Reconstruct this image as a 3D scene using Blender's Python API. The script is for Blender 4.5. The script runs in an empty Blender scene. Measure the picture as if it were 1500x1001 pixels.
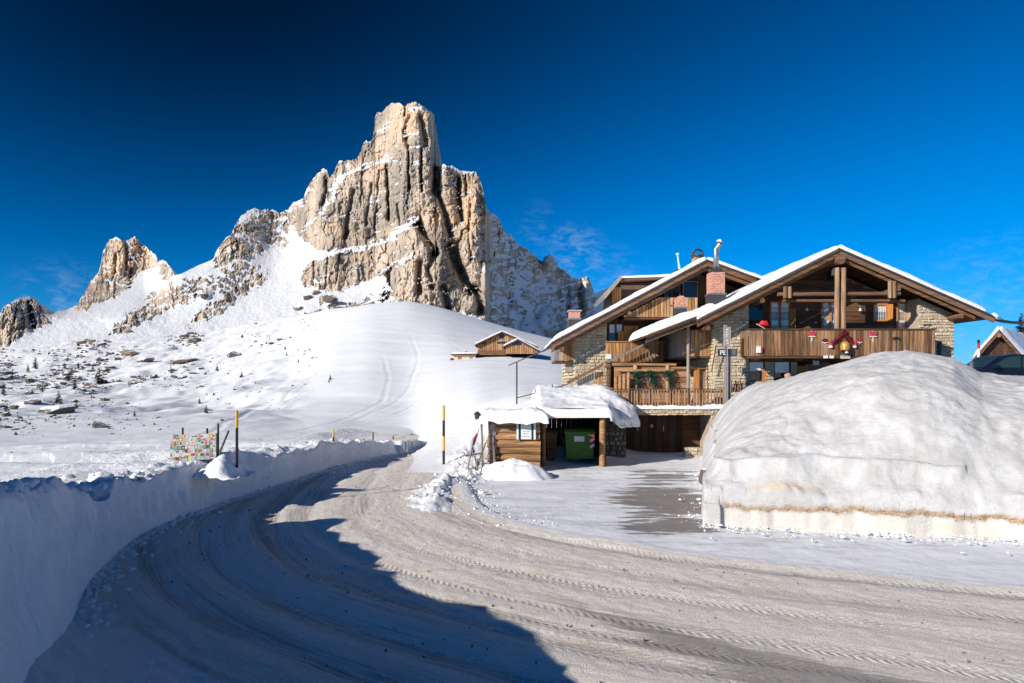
import bpy, bmesh, math, random
import numpy as np
from mathutils import Vector
random.seed(7)
rng = np.random.default_rng(11)
C = bpy.context.scene.collection
sc = bpy.context.scene
R = math.radians

# ------------------------------------------------------------------ camera, sky, sun, exposure
CAMZ = 4.0
cam = bpy.data.cameras.new('camera'); co = bpy.data.objects.new('camera', cam); C.objects.link(co)
co.location = (0, 0, CAMZ); co.rotation_euler = (R(90), 0, 0)
cam.sensor_width = 36; cam.lens = 24; cam.shift_y = 0.0397
cam.clip_start = 0.1; cam.clip_end = 6000
sc.camera = co
SUN_AZ, SUN_EL = R(52), R(23.5)
sunv = Vector((-math.sin(SUN_AZ)*math.cos(SUN_EL), -math.cos(SUN_AZ)*math.cos(SUN_EL), math.sin(SUN_EL)))
sl = bpy.data.lights.new('sun', 'SUN'); sl.energy = 5.0; sl.angle = R(0.5); sl.color = (1.0, 0.92, 0.81)
so = bpy.data.objects.new('sun', sl); C.objects.link(so)
so.rotation_euler = (-sunv).to_track_quat('-Z', 'Y').to_euler(); so.location = sunv*50
w = bpy.data.worlds.new('World'); sc.world = w; w.use_nodes = True
nt = w.node_tree; N = nt.nodes; L = nt.links; N.clear()
out = N.new('ShaderNodeOutputWorld'); bg = N.new('ShaderNodeBackground'); bg.inputs[1].default_value = 0.15
sky = N.new('ShaderNodeTexSky'); sky.sky_type = 'NISHITA'; sky.sun_disc = False
sky.sun_elevation = SUN_EL; sky.sun_rotation = math.pi + SUN_AZ
sky.altitude = 4200; sky.air_density = 1.0; sky.dust_density = 0.0; sky.ozone_density = 2.5
def wmath(op, a, b=None):
    n = N.new('ShaderNodeMath'); n.operation = op
    for i, v in enumerate((a, b)):
        if v is None: continue
        if isinstance(v, (int, float)): n.inputs[i].default_value = v
        else: L.new(v, n.inputs[i])
    return n.outputs[0]
tc = N.new('ShaderNodeTexCoord')
nrm = N.new('ShaderNodeVectorMath'); nrm.operation = 'NORMALIZE'; L.new(tc.outputs['Generated'], nrm.inputs[0])
dt = N.new('ShaderNodeVectorMath'); dt.operation = 'DOT_PRODUCT'; L.new(nrm.outputs[0], dt.inputs[0]); dt.inputs[1].default_value = sunv
c2 = wmath('MULTIPLY', dt.outputs['Value'], dt.outputs['Value'])
pol = wmath('DIVIDE', wmath('SUBTRACT', 1.0, c2), wmath('ADD', 1.0, c2))      # a polarising filter: sky light at 90 degrees to the sun is cut
sz = N.new('ShaderNodeSeparateXYZ'); L.new(nrm.outputs[0], sz.inputs[0])
mr_ = N.new('ShaderNodeMapRange'); mr_.interpolation_type = 'SMOOTHSTEP'; L.new(sz.outputs[2], mr_.inputs[0])      # low air is lit many times over and less polarised
for i_, v_ in ((1, -.05), (2, .50), (3, .42), (4, .92)): mr_.inputs[i_].default_value = v_
fac = wmath('SUBTRACT', 1.0, wmath('MULTIPLY', pol, mr_.outputs[0]))
mr4 = N.new('ShaderNodeMapRange'); mr4.interpolation_type = 'SMOOTHSTEP'; L.new(sz.outputs[2], mr4.inputs[0])      # thin mountain air: the sky deepens quickly upwards
for i_, v_ in ((1, .05), (2, .48), (3, 1.22), (4, .74)): mr4.inputs[i_].default_value = v_
fac = wmath('MULTIPLY', fac, mr4.outputs[0])
hs = N.new('ShaderNodeHueSaturation'); hs.inputs['Saturation'].default_value = 1.45; hs.inputs['Hue'].default_value = 0.495
L.new(sky.outputs[0], hs.inputs['Color'])
vm = N.new('ShaderNodeVectorMath'); vm.operation = 'SCALE'; L.new(hs.outputs[0], vm.inputs[0]); L.new(fac, vm.inputs['Scale'])
tint = N.new('ShaderNodeMix'); tint.data_type = 'RGBA'; tint.blend_type = 'MULTIPLY'; tint.inputs[0].default_value = 1; tint.inputs[7].default_value = (.16, .78, 1.08, 1)
L.new(vm.outputs[0], tint.inputs[6])
def wv(op, a, b):
    n = N.new('ShaderNodeVectorMath'); n.operation = op
    for i, v in enumerate((a, b)):
        if isinstance(v, tuple): n.inputs[i].default_value = v
        else: L.new(v, n.inputs[i])
    return n.outputs[0]
t_ = tint.outputs[2]      # film response: the bright low sky rolls off
soft = wv('DIVIDE', wv('MULTIPLY', t_, (1.25, 1.5, 1.42)), wv('ADD', wv('MULTIPLY', t_, (.30, .30, .12)), (1.0, 1.0, 1.0)))
# thin wisps of cloud drifting off the right shoulder of the peak and low over the left ridge
wn_ = N.new('ShaderNodeTexNoise'); wmp = N.new('ShaderNodeMapping'); wmp.inputs['Scale'].default_value = (9, 9, 20); L.new(nrm.outputs[0], wmp.inputs[0]); L.new(wmp.outputs[0], wn_.inputs[0]); wn_.inputs['Detail'].default_value = 6; wn_.inputs['Roughness'].default_value = .62; wn_.inputs['Distortion'].default_value = .6
tot = None
for (cx_, cz_, wd_, st_) in ((.095, .190, .055, .85), (.045, .225, .05, .35), (.155, .15, .06, .5), (-.66, .118, .07, .5), (.70, .10, .12, .5)):
    d0 = Vector((cx_, 1, cz_)).normalized(); ds = N.new('ShaderNodeVectorMath'); ds.operation = 'DISTANCE'; L.new(nrm.outputs[0], ds.inputs[0]); ds.inputs[1].default_value = d0
    mr2 = N.new('ShaderNodeMapRange'); mr2.interpolation_type = 'SMOOTHSTEP'; L.new(ds.outputs['Value'], mr2.inputs[0])
    for i_, v_ in ((1, 0), (2, wd_), (3, st_), (4, 0)): mr2.inputs[i_].default_value = v_
    tot = mr2.outputs[0] if tot is None else wmath('ADD', tot, mr2.outputs[0])
mr3 = N.new('ShaderNodeMapRange'); mr3.interpolation_type = 'SMOOTHSTEP'; L.new(wn_.outputs['Fac'], mr3.inputs[0])
for i_, v_ in ((1, .42), (2, .72), (3, 0), (4, .55)): mr3.inputs[i_].default_value = v_
cm_ = N.new('ShaderNodeMix'); cm_.data_type = 'RGBA'; L.new(wmath('MULTIPLY', tot, mr3.outputs[0]), cm_.inputs[0]); L.new(soft, cm_.inputs[6]); cm_.inputs[7].default_value = (2.4, 3.2, 4.2, 1)
L.new(cm_.outputs[2], bg.inputs[0]); L.new(bg.outputs[0], out.inputs[0])
vs = sc.view_settings; sc.display_settings.display_device = 'sRGB'
vs.view_transform = 'Standard'; vs.look = 'None'; vs.gamma = 1; vs.use_curve_mapping = False; vs.exposure = 0.2
sc.cycles.max_bounces = 6; sc.cycles.diffuse_bounces = 3; sc.cycles.glossy_bounces = 2; sc.cycles.transparent_max_bounces = 8
sc.cycles.use_denoising = True

# ------------------------------------------------------------------ measuring: where a point seen at (x, y) of the photograph stands at distance Y
def PX(x, Y): return (x-750)*Y/1000.0
def PZ(y, Y): return CAMZ+(560-y)*Y/1000.0
def P(x, y, Y): return (PX(x, Y), Y, PZ(y, Y))

# ------------------------------------------------------------------ noise
def _h(ix, iy, seed):
    n = (ix.astype(np.int64)*374761393 + iy.astype(np.int64)*668265263 + seed*974711) & 0xffffffff
    n = ((n ^ (n >> 13))*1274126177) & 0xffffffff
    n = n ^ (n >> 16)
    return (n & 0xffffff)/float(0xffffff)
def vn(x, y, seed=0):
    x = np.asarray(x, float); y = np.asarray(y, float)
    ix = np.floor(x); iy = np.floor(y); fx = x-ix; fy = y-iy
    fx = fx*fx*fx*(fx*(fx*6-15)+10); fy = fy*fy*fy*(fy*(fy*6-15)+10)
    a = _h(ix, iy, seed); b = _h(ix+1, iy, seed); c = _h(ix, iy+1, seed); d = _h(ix+1, iy+1, seed)
    return (a*(1-fx)+b*fx)*(1-fy)+(c*(1-fx)+d*fx)*fy
def fbm(x, y, o=4, seed=0, gain=0.5):
    s = 0; a = 1.0; t = 0
    for i in range(o):
        s = s+a*(vn(np.asarray(x)*2**i+17.3*i, np.asarray(y)*2**i-9.1*i, seed+i)*2-1); t += a; a *= gain
    return s/t
def ridged(x, y, o=4, seed=0):
    s = 0; a = 1.0; t = 0
    for i in range(o):
        s = s+a*(1-np.abs(vn(np.asarray(x)*2**i+5.3*i, np.asarray(y)*2**i-3.7*i, seed+i)*2-1)); t += a; a *= 0.5
    return s/t
def worley(x, y, seed=0):
    """value of the nearest cell, and how far its edge is"""
    x = np.asarray(x, float); y = np.asarray(y, float); ix = np.floor(x); iy = np.floor(y)
    f1 = np.full(x.shape, 9.0); f2 = np.full(x.shape, 9.0); val = np.zeros(x.shape)
    for dx in (-1, 0, 1):
        for dy in (-1, 0, 1):
            cx = ix+dx; cy = iy+dy; d = np.hypot(cx+_h(cx, cy, seed)-x, cy+_h(cx, cy, seed+7)-y)
            m = d < f1; f2 = np.where(m, f1, np.minimum(f2, d)); val = np.where(m, _h(cx, cy, seed+13), val); f1 = np.where(m, d, f1)
    return val, f2-f1
def sst(a, b, x):
    t = np.clip((np.asarray(x, float)-a)/(b-a), 0, 1); return t*t*(3-2*t)

# ------------------------------------------------------------------ materials
def new_mat(name):
    m = bpy.data.materials.new(name); m.use_nodes = True
    m.node_tree.nodes.clear(); return m, m.node_tree.nodes, m.node_tree.links
class G:
    """small node-graph writer"""
    def __init__(s, name):
        s.m, s.N, s.L = new_mat(name)
        s.o = s.N.new('ShaderNodeOutputMaterial'); s.b = s.N.new('ShaderNodeBsdfPrincipled')
        s.L.new(s.b.outputs[0], s.o.inputs[0]); s.b.inputs['Specular IOR Level'].default_value = 0.25
    def put(s, sock, v):
        if hasattr(v, 'is_linked'): s.L.new(v, sock)
        elif isinstance(v, (tuple, list)) and len(v) == 3 and sock.type == 'RGBA': sock.default_value = (*v, 1)
        else: sock.default_value = v
    def coord(s, kind='Object', scale=(1, 1, 1), loc=(0, 0, 0)):
        t = s.N.new('ShaderNodeTexCoord'); mp = s.N.new('ShaderNodeMapping'); s.L.new(t.outputs[kind], mp.inputs[0])
        mp.inputs['Scale'].default_value = scale; mp.inputs['Location'].default_value = loc; return mp.outputs[0]
    def noise(s, vec, scale, detail=4, rough=0.55, dist=0.0):
        n = s.N.new('ShaderNodeTexNoise'); s.L.new(vec, n.inputs['Vector']); n.inputs['Scale'].default_value = scale
        n.inputs['Detail'].default_value = detail; n.inputs['Roughness'].default_value = rough; n.inputs['Distortion'].default_value = dist
        return n.outputs['Fac']
    def voro(s, vec, scale, feat='F1'):
        n = s.N.new('ShaderNodeTexVoronoi'); n.feature = feat; s.L.new(vec, n.inputs['Vector']); n.inputs['Scale'].default_value = scale
        return n.outputs['Distance']
    def math(s, op, a, b=0.0, c=None):
        n = s.N.new('ShaderNodeMath'); n.operation = op
        s.put(n.inputs[0], a); s.put(n.inputs[1], b)
        if c is not None: s.put(n.inputs[2], c)
        return n.outputs[0]
    def ss(s, v, a, b, lo=0.0, hi=1.0):
        n = s.N.new('ShaderNodeMapRange'); n.interpolation_type = 'SMOOTHSTEP'; s.put(n.inputs[0], v)
        n.inputs[1].default_value = a; n.inputs[2].default_value = b; n.inputs[3].default_value = lo; n.inputs[4].default_value = hi
        return n.outputs[0]
    def mix(s, f, a, b, mode='MIX'):
        n = s.N.new('ShaderNodeMix'); n.data_type = 'RGBA'; n.blend_type = mode
        s.put(n.inputs[0], f); s.put(n.inputs[6], a); s.put(n.inputs[7], b); return n.outputs[2]
    def attr(s, name):
        n = s.N.new('ShaderNodeAttribute'); n.attribute_name = name; return n
    def rand(s): return s.N.new('ShaderNodeObjectInfo').outputs['Random']
    def bump(s, h, strength, dist=0.02, prev=None):
        n = s.N.new('ShaderNodeBump'); n.inputs['Strength'].default_value = strength; n.inputs['Distance'].default_value = dist
        s.L.new(h, n.inputs['Height'])
        if prev is not None: s.L.new(prev, n.inputs['Normal'])
        return n.outputs[0]
    def done(s, color, rough=0.8, normal=None, **kw):
        s.put(s.b.inputs['Base Color'], color); s.put(s.b.inputs['Roughness'], rough)
        if normal is not None: s.L.new(normal, s.b.inputs['Normal'])
        for k, v in kw.items(): s.put(s.b.inputs[k.replace('_', ' ')], v)
        return s.m

def m_snow(name, col=(.86, .875, .90), b1=6.0, s1=.35, fine=60.0, s2=.25, d1=.06):
    g = G(name); v = g.coord()
    n1 = g.noise(v, b1, 5, .6); n2 = g.noise(v, fine, 3, .7)
    c = g.mix(g.ss(n1, .3, .75), (col[0]*.95, col[1]*.95, col[2]*.955), col)
    nb = g.bump(n1, s1, d1); nb = g.bump(n2, s2, .01, nb)
    return g.done(c, .75, nb)
def m_plain(name, col, rough=.6, metal=0.0, var=.25, sc_=12.0, bump=.1):
    g = G(name); v = g.coord(); n = g.noise(v, sc_, 5, .6)
    c = g.mix(g.ss(n, .25, .75), tuple(x*(1-var) for x in col), tuple(min(1, x*(1+var)) for x in col))
    return g.done(c, rough, g.bump(n, bump, .01), Metallic=metal)
def m_wood(name, col, axis='z', var=.55, dark=.45, gray=0.0, rough=.75):
    """grained wood, each plank with a shade of its own"""
    g = G(name); big, small = 9.0, .55
    sc_ = {'z': (big, big, small), 'x': (small, big, big), 'y': (big, small, big)}[axis]
    r = g.rand()
    v = g.coord('Object', sc_)
    ad = g.N.new('ShaderNodeVectorMath'); ad.operation = 'ADD'; g.L.new(v, ad.inputs[0])
    cx = g.N.new('ShaderNodeCombineXYZ'); mm = g.math('MULTIPLY', r, 37.0)
    for i in range(3): g.L.new(mm, cx.inputs[i])
    g.L.new(cx.outputs[0], ad.inputs[1])
    n = g.noise(ad.outputs[0], 1.6, 6, .62, .3); n2 = g.noise(g.coord('Object', (1, 1, 1)), 1.3, 3)
    c = g.mix(g.ss(n, .32, .72), tuple(x*dark for x in col), tuple(min(1, x*1.25) for x in col))
    gm = sum(col)/3
    c = g.mix(g.ss(g.math('ADD', n2, g.math('MULTIPLY', g.math('SUBTRACT', r, .5), .5)), .45, .8, 0, .38+gray*.3), c, (gm*.75, gm*.7, gm*.66))
    c = g.mix(1.0, c, g.mix(r, (1-var, 1-var, 1-var), (1+var*.5,)*3), 'MULTIPLY')
    return g.done(c, rough, g.bump(n, .5, .012))

M = {}
M['snow'] = m_snow('snow', b1=.9, s1=.5, fine=22, s2=.3, d1=.1)
M['hill_snow'] = m_snow('hill_snow', b1=.12, s1=.5, fine=1.4, s2=.35, d1=.5)
M['bank_snow'] = m_snow('bank_snow', (.84, .86, .88), b1=2.5, s1=.55, fine=30, s2=.45, d1=.08)
M['wood_balcony'] = m_wood('wood_balcony', (.42, .22, .105), 'z', .6, .35)
M['wood_warm'] = m_wood('wood_warm', (.56, .29, .115), 'z', .45, .5)
M['wood_beam'] = m_wood('wood_beam', (.26, .13, .062), 'x', .35, .4)
M['wood_dark'] = m_wood('wood_dark', (.17, .085, .045), 'x', .4, .45)
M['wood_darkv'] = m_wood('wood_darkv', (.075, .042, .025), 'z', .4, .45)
M['wood_grey'] = m_wood('wood_grey', (.36, .32, .29), 'z', .3, .6, .6)
M['wood_log'] = m_wood('wood_log', (.56, .31, .135), 'x', .45, .4)
M['wood_plank_x'] = m_wood('wood_plank_x', (.58, .29, .12), 'x', .4, .5)
M['wood_post'] = m_wood('wood_post', (.44, .26, .145), 'z', .35, .45)
M['wood_shutter'] = m_wood('wood_shutter', (.55, .22, .055), 'z', .3, .6)
M['brick'] = m_plain('brick_face', (.58, .29, .21), .85, 0, .3, 9)
M['mortar'] = m_plain('mortar', (.40, .33, .29), .9, 0, .2, 20)
M['metal'] = m_plain('metal', (.33, .34, .35), .38, .8, .2, 10)
M['metal_dark'] = m_plain('metal_dark', (.07, .068, .066), .5, .4, .3, 10)
M['copper'] = m_plain('copper', (.16, .10, .08), .5, .5, .3, 14)
M['white'] = m_plain('white_paint', (.78, .78, .76), .5, 0, .08, 14)
M['yellow'] = m_plain('yellow_paint', (.72, .42, .02), .45, 0, .12, 14)
M['black'] = m_plain('black_paint', (.022, .022, .024), .5, 0, .3, 14)
M['red'] = m_plain('red_paint', (.55, .03, .03), .45, 0, .15, 14)
M['pink'] = m_plain('pink_paint', (.66, .06, .13), .5, 0, .2, 14)
M['darkred'] = m_plain('dark_red', (.16, .012, .022), .6, 0, .3, 24)
M['green'] = m_plain('bin_green', (.05, .16, .018), .4, 0, .18, 6)
M['darkgreen'] = m_plain('dark_green', (.012, .06, .04), .7, 0, .4, 20)
M['fir'] = m_plain('fir_green', (.03, .045, .028), .8, 0, .5, 3)
M['gold'] = m_plain('gold_bell', (.55, .30, .08), .4, .3, .3, 12)
M['mint'] = m_plain('mint_paint', (.45, .72, .66), .5, 0, .1, 12)
M['curtain'] = m_plain('curtain_cloth', (.9, .91, .86), .9, 0, .12, 9)
M['carpaint'] = m_plain('car_paint', (.006, .011, .026), .3, .1, .15, 3, .0)
M['rubber'] = m_plain('rubber', (.02, .02, .02), .8)
M['plaster'] = m_plain('cream_plaster', (.62, .52, .40), .9, 0, .12, 3)
def m_glass(name, col):
    g = G(name); g.done(col, .06); g.b.inputs['Specular IOR Level'].default_value = .6; return g.m
M['pane_dark'] = m_glass('pane_dark', (.018, .024, .032))
M['pane_car'] = m_glass('pane_car', (.02, .035, .035))
g = G('pane_clear'); tr = g.N.new('ShaderNodeBsdfTransparent'); gl = g.N.new('ShaderNodeBsdfGlossy'); gl.inputs['Roughness'].default_value = .03
mx = g.N.new('ShaderNodeMixShader'); mx.inputs[0].default_value = .05
g.L.new(tr.outputs[0], mx.inputs[1]); g.L.new(gl.outputs[0], mx.inputs[2]); g.L.new(mx.outputs[0], g.o.inputs[0]); M['pane_clear'] = g.m
# stone laid in courses: the tint comes from each stone
g = G('stone'); v = g.coord(); n = g.noise(v, 14, 6, .65); t = g.attr('tint').outputs['Fac']
c = g.mix(t, (.58, .46, .29), (.85, .75, .57)); c = g.mix(g.ss(t, .8, 1), c, (.52, .36, .2))
c = g.mix(g.ss(n, .3, .75), g.mix(.5, c, (.2, .17, .13)), c); M['stone'] = g.done(c, .9, g.bump(n, .6, .02))
g = G('stone_dark'); v = g.coord(); n = g.noise(v, 9, 6, .65); t = g.attr('tint').outputs['Fac']
c = g.mix(t, (.10, .088, .08), (.26, .23, .205)); M['stone_dark'] = g.done(c, .9, g.bump(n, .7, .03))
M['mortar_wall'] = m_plain('mortar_wall', (.42, .36, .27), .95, 0, .25, 8, .3)
# mountain: rock with snow lying where the mesh says the ground is flat enough
g = G('mountain_rock'); v = g.coord('Object', (1, 1, .28)); vv = g.coord('Object', (1, 1, 1))
n1 = g.noise(v, .05, 6, .6); n2 = g.noise(v, .35, 6, .65); n3 = g.noise(vv, .02, 3); n4 = g.noise(vv, .9, 5, .7)
c = g.mix(g.ss(n1, .35, .65), (.29, .25, .205), (.60, .485, .37))
c = g.mix(g.ss(n3, .5, .68, 0, .75), c, (.68, .47, .29))
c = g.mix(g.ss(g.noise(v, .09, 5, .6), .52, .7, 0, .7), c, (.27, .24, .21))
c = g.mix(g.ss(n2, .28, .62), g.mix(.35, c, (.14, .115, .095)), c)
at = g.attr('snow').outputs['Fac']
c2_ = g.mix(g.ss(g.math('ADD', at, g.math('MULTIPLY', g.math('SUBTRACT', n4, .5), .5)), .4, .6), c, (.63, .645, .67))
nb = g.bump(n2, .7, 1.0); nb = g.bump(n4, .22, .3, nb); M['mountain'] = g.done(c2_, .9, nb)
# boulder: snow on what faces up
g = G('boulder_rock'); v = g.coord(); n1 = g.noise(v, .8, 6, .65); n2 = g.noise(v, 3.0, 4, .6)
c = g.mix(g.ss(n1, .3, .7), (.05, .043, .036), (.17, .145, .115)); c = g.mix(g.ss(g.rand(), .85, .97, 0, .6), c, (.42, .28, .17))
ge = g.N.new('ShaderNodeNewGeometry'); sx = g.N.new('ShaderNodeSeparateXYZ'); g.L.new(ge.outputs['True Normal'], sx.inputs[0])
f = g.ss(g.math('ADD', sx.outputs[2], g.math('MULTIPLY', g.math('SUBTRACT', n2, .5), .7)), .62, .85)
M['boulder'] = g.done(g.mix(f, c, (.87, .885, .91)), .9, g.bump(n1, .7, .15))

# ------------------------------------------------------------------ mesh building
def link(o, parent=None, **props):
    C.objects.link(o)
    if parent is not None:
        o.parent = parent
        o.location = tuple(-a for a in wloc(parent))
    for k, v in props.items(): o[k] = v
    return o
def wloc(o):
    l = Vector(o.location)
    while o.parent is not None: o = o.parent; l += Vector(o.location)
    return l
class MB:
    def __init__(s): s.v = []; s.f = []; s.t = []
    def box(s, x0, x1, y0, y1, z0, z1, tint=0):
        i = len(s.v)
        s.v += [(x0, y0, z0), (x1, y0, z0), (x1, y1, z0), (x0, y1, z0), (x0, y0, z1), (x1, y0, z1), (x1, y1, z1), (x0, y1, z1)]
        s.f += [tuple(i+k for k in q) for q in ((0, 3, 2, 1), (4, 5, 6, 7), (0, 1, 5, 4), (1, 2, 6, 5), (2, 3, 7, 6), (3, 0, 4, 7))]
        s.t += [tint]*8; return s
    def prism(s, poly, y0, y1):
        """polygon of (x, z) pulled along Y"""
        i = len(s.v); n = len(poly)
        s.v += [(x, y0, z) for x, z in poly]+[(x, y1, z) for x, z in poly]
        s.f += [tuple(i+k for k in range(n)), tuple(i+n+k for k in reversed(range(n)))]
        s.f += [(i+k, i+n+k, i+n+(k+1) % n, i+(k+1) % n) for k in range(n)]
        s.t += [0]*2*n; return s
    def bar(s, p, q, wd, ht, up=(0, 0, 1)):
        p = Vector(p); q = Vector(q); d = (q-p).normalized(); u = Vector(up)
        if abs(d.dot(u)) > .99: u = Vector((0, 1, 0))
        a = d.cross(u).normalized()*wd/2; b = a.cross(d).normalized()*ht/2
        i = len(s.v)
        for c in (p, q): s.v += [tuple(c-a-b), tuple(c+a-b), tuple(c+a+b), tuple(c-a+b)]
        s.f += [tuple(i+k for k in z) for z in ((0, 1, 2, 3), (7, 6, 5, 4), (0, 4, 5, 1), (1, 5, 6, 2), (2, 6, 7, 3), (3, 7, 4, 0))]
        s.t += [0]*8; return s
    def tube(s, pts, rad, n=8, cap=True):
        pts = [Vector(p) for p in pts]; m = len(pts)
        rad = rad if isinstance(rad, (list, tuple)) else [rad]*m
        i0 = len(s.v); prev = None
        for k, p in enumerate(pts):
            d = (pts[min(k+1, m-1)]-pts[max(k-1, 0)]).normalized()
            u = Vector((0, 0, 1)) if abs(d.z) < .9 else Vector((0, 1, 0))
            a = d.cross(u).normalized(); b = d.cross(a).normalized()
            if prev is not None and a.dot(prev) < 0: a = -a; b = -b
            prev = a
            for j in range(n):
                t = 2*math.pi*j/n; s.v.append(tuple(p+a*rad[k]*math.cos(t)+b*rad[k]*math.sin(t)))
        for k in range(m-1):
            for j in range(n):
                s.f.append((i0+k*n+j, i0+k*n+(j+1) % n, i0+(k+1)*n+(j+1) % n, i0+(k+1)*n+j))
        if cap:
            s.f.append(tuple(i0+j for j in reversed(range(n)))); s.f.append(tuple(i0+(m-1)*n+j for j in range(n)))
        s.t += [0]*(m*n); return s
    def lathe(s, c, prof, n=12):
        i0 = len(s.v)
        for r, z in prof:
            for j in range(n):
                t = 2*math.pi*j/n; s.v.append((c[0]+r*math.cos(t), c[1]+r*math.sin(t), c[2]+z))
        m = len(prof)
        for k in range(m-1):
            for j in range(n):
                s.f.append((i0+k*n+j, i0+k*n+(j+1) % n, i0+(k+1)*n+(j+1) % n, i0+(k+1)*n+j))
        s.f.append(tuple(i0+j for j in reversed(range(n)))); s.f.append(tuple(i0+(m-1)*n+j for j in range(n)))
        s.t += [0]*(m*n); return s
    def stone(s, x0, x1, y, z0, z1, out, tint, ax='x'):
        """a rough stone standing proud of a wall whose face is at y"""
        i = len(s.v); e = min(x1-x0, z1-z0)*.18
        j = lambda a: a*random.uniform(-1, 1)
        b = [(x0, z0), (x1, z0), (x1, z1), (x0, z1)]
        fr = [(x0+e+j(e*.6), z0+e+j(e*.6)), (x1-e+j(e*.6), z0+e+j(e*.6)), (x1-e+j(e*.6), z1-e+j(e*.6)), (x0+e+j(e*.6), z1-e+j(e*.6))]
        if ax == 'x':
            s.v += [(x, y+.03, z) for x, z in b]+[(x, y-out+j(out*.4), z) for x, z in fr]
        else:
            s.v += [(y+.03, x, z) for x, z in b]+[(y-out+j(out*.4), x, z) for x, z in fr]
        s.f += [tuple(i+k for k in q) for q in ((4, 5, 6, 7), (0, 1, 5, 4), (1, 2, 6, 5), (2, 3, 7, 6), (3, 0, 4, 7))]
        s.t += [tint]*8; return s
    def build(s, name, mat, parent=None, smooth=False, **props):
        me = bpy.data.meshes.new(name); me.from_pydata(s.v, [], s.f); me.update()
        me.materials.append(mat)
        if any(s.t):
            a = me.attributes.new('tint', 'FLOAT', 'POINT'); a.data.foreach_set('value', np.array(s.t, np.float32))
        if smooth: me.polygons.foreach_set('use_smooth', [True]*len(me.polygons))
        o = bpy.data.objects.new(name, me); link(o, parent, **props); return o
def fix_normals(o):
    bm = bmesh.new(); bm.from_mesh(o.data); bmesh.ops.recalc_face_normals(bm, faces=bm.faces); bm.to_mesh(o.data); bm.free()
def raw_mesh(name, V, F, mat, attrs=None, uv=None, smooth=True):
    V = np.asarray(V, np.float32).reshape(-1, 3); F = np.asarray(F, np.int32)
    me = bpy.data.meshes.new(name); k = F.shape[1]
    me.vertices.add(len(V)); me.vertices.foreach_set('co', V.ravel())
    me.loops.add(F.size); me.loops.foreach_set('vertex_index', F.ravel())
    me.polygons.add(len(F)); me.polygons.foreach_set('loop_start', np.arange(0, F.size, k, dtype=np.int32))
    me.polygons.foreach_set('loop_total', np.full(len(F), k, np.int32))
    me.polygons.foreach_set('use_smooth', np.full(len(F), smooth))
    me.update(calc_edges=True); me.materials.append(mat)
    for n_, a in (attrs or {}).items():
        at_ = me.attributes.new(n_, 'FLOAT', 'POINT'); at_.data.foreach_set('value', np.asarray(a, np.float32).ravel())
    if uv is not None:
        l = me.uv_layers.new(name='UVMap'); l.data.foreach_set('uv', np.asarray(uv, np.float32).reshape(-1, 2)[F.ravel()].ravel())
    return me
def grid_faces(nr, nc):
    i = np.arange(nr*nc).reshape(nr, nc)
    return np.stack([i[:-1, :-1], i[:-1, 1:], i[1:, 1:], i[1:, :-1]], -1).reshape(-1, 4)
def grid(name, V, mat, parent=None, attrs=None, uv=None, smooth=True, flip=False, **props):
    nr, nc = V.shape[:2]; F = grid_faces(nr, nc)
    if flip: F = F[:, ::-1]
    o = bpy.data.objects.new(name, raw_mesh(name, V, F, mat, attrs, uv, smooth)); link(o, parent, **props); return o
def thing(name, label, cat, loc=(0, 0, 0), group=None, rz=0):
    o = bpy.data.objects.new(name, None); C.objects.link(o); o.location = loc; o.rotation_euler = (0, 0, rz)
    o.empty_display_size = .3; o['label'] = label; o['category'] = cat
    if group: o['group'] = group
    return o
def tag(o, label, cat, group=None, kind=None):
    o['label'] = label; o['category'] = cat
    if group: o['group'] = group
    if kind: o['kind'] = kind
    return o
def copy_tree(o, parent=None):
    c = o.copy(); C.objects.link(c)
    if parent is not None: c.parent = parent
    for ch in list(o.children): copy_tree(ch, c)
    return c
def ico(sub):
    bm = bmesh.new(); bmesh.ops.create_icosphere(bm, subdivisions=sub, radius=1)
    V = np.array([v.co for v in bm.verts]); F = np.array([[v.index for v in f.verts] for f in bm.faces]); bm.free(); return V, F
ICO1, ICO2, ICO3 = ico(1), ico(2), ico(3)
def lump(base, seed, amp=.45, facets=5):
    """a rock or snow lump: a ball cut by random planes"""
    r = np.random.default_rng(seed); V, F = base; V = V.copy()
    for _ in range(facets):
        n = r.normal(size=3); n /= np.linalg.norm(n); d = r.uniform(.45, .8)
        h = V@n; V -= np.outer(np.maximum(h-d, 0), n)*.85
    V *= 1+amp*.35*r.normal(size=(len(V), 1))
    return V, F

# ================================================================== THE SETTING
# ------------------------------------------------------------------ ploughed snow wall along the road (base line of its road side)
WALL = np.array([(-4.2, -6.0), (-3.2, -1.5), (-3.8, 3.0), (-5.2, 7.0), (-6.2, 9.1), (-6.8, 10.5), (-8.0, 12.9), (-8.7, 14.8), (-9.45, 17.8), (-9.45, 20.8),
                 (-8.95, 24.7), (-8.5, 28), (-7.9, 32), (-6.3, 37.7)])
WALL_H = [2.4, 2.4, 2.4, 2.45, 2.5, 2.35, 2.1, 1.75, 1.62, 1.45, 1.42, 1.38, 1.2, .72]
def smooth_path(p, n, extra=None):
    p = np.asarray(p, float); t = np.concatenate([[0], np.cumsum(np.linalg.norm(np.diff(p, axis=0), axis=1))])
    tt = np.linspace(0, t[-1], n)
    def ci(y):
        m = np.gradient(y, t); k = np.clip(np.searchsorted(t, tt, side='right')-1, 0, len(t)-2)
        h = t[k+1]-t[k]; s = (tt-t[k])/h
        return (2*s**3-3*s**2+1)*y[k]+(s**3-2*s**2+s)*h*m[k]+(-2*s**3+3*s**2)*y[k+1]+(s**3-s**2)*h*m[k+1]
    o = np.stack([ci(p[:, 0]), ci(p[:, 1])], 1)
    return o, tt, (ci(np.asarray(extra, float)) if extra is not None else None)
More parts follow.
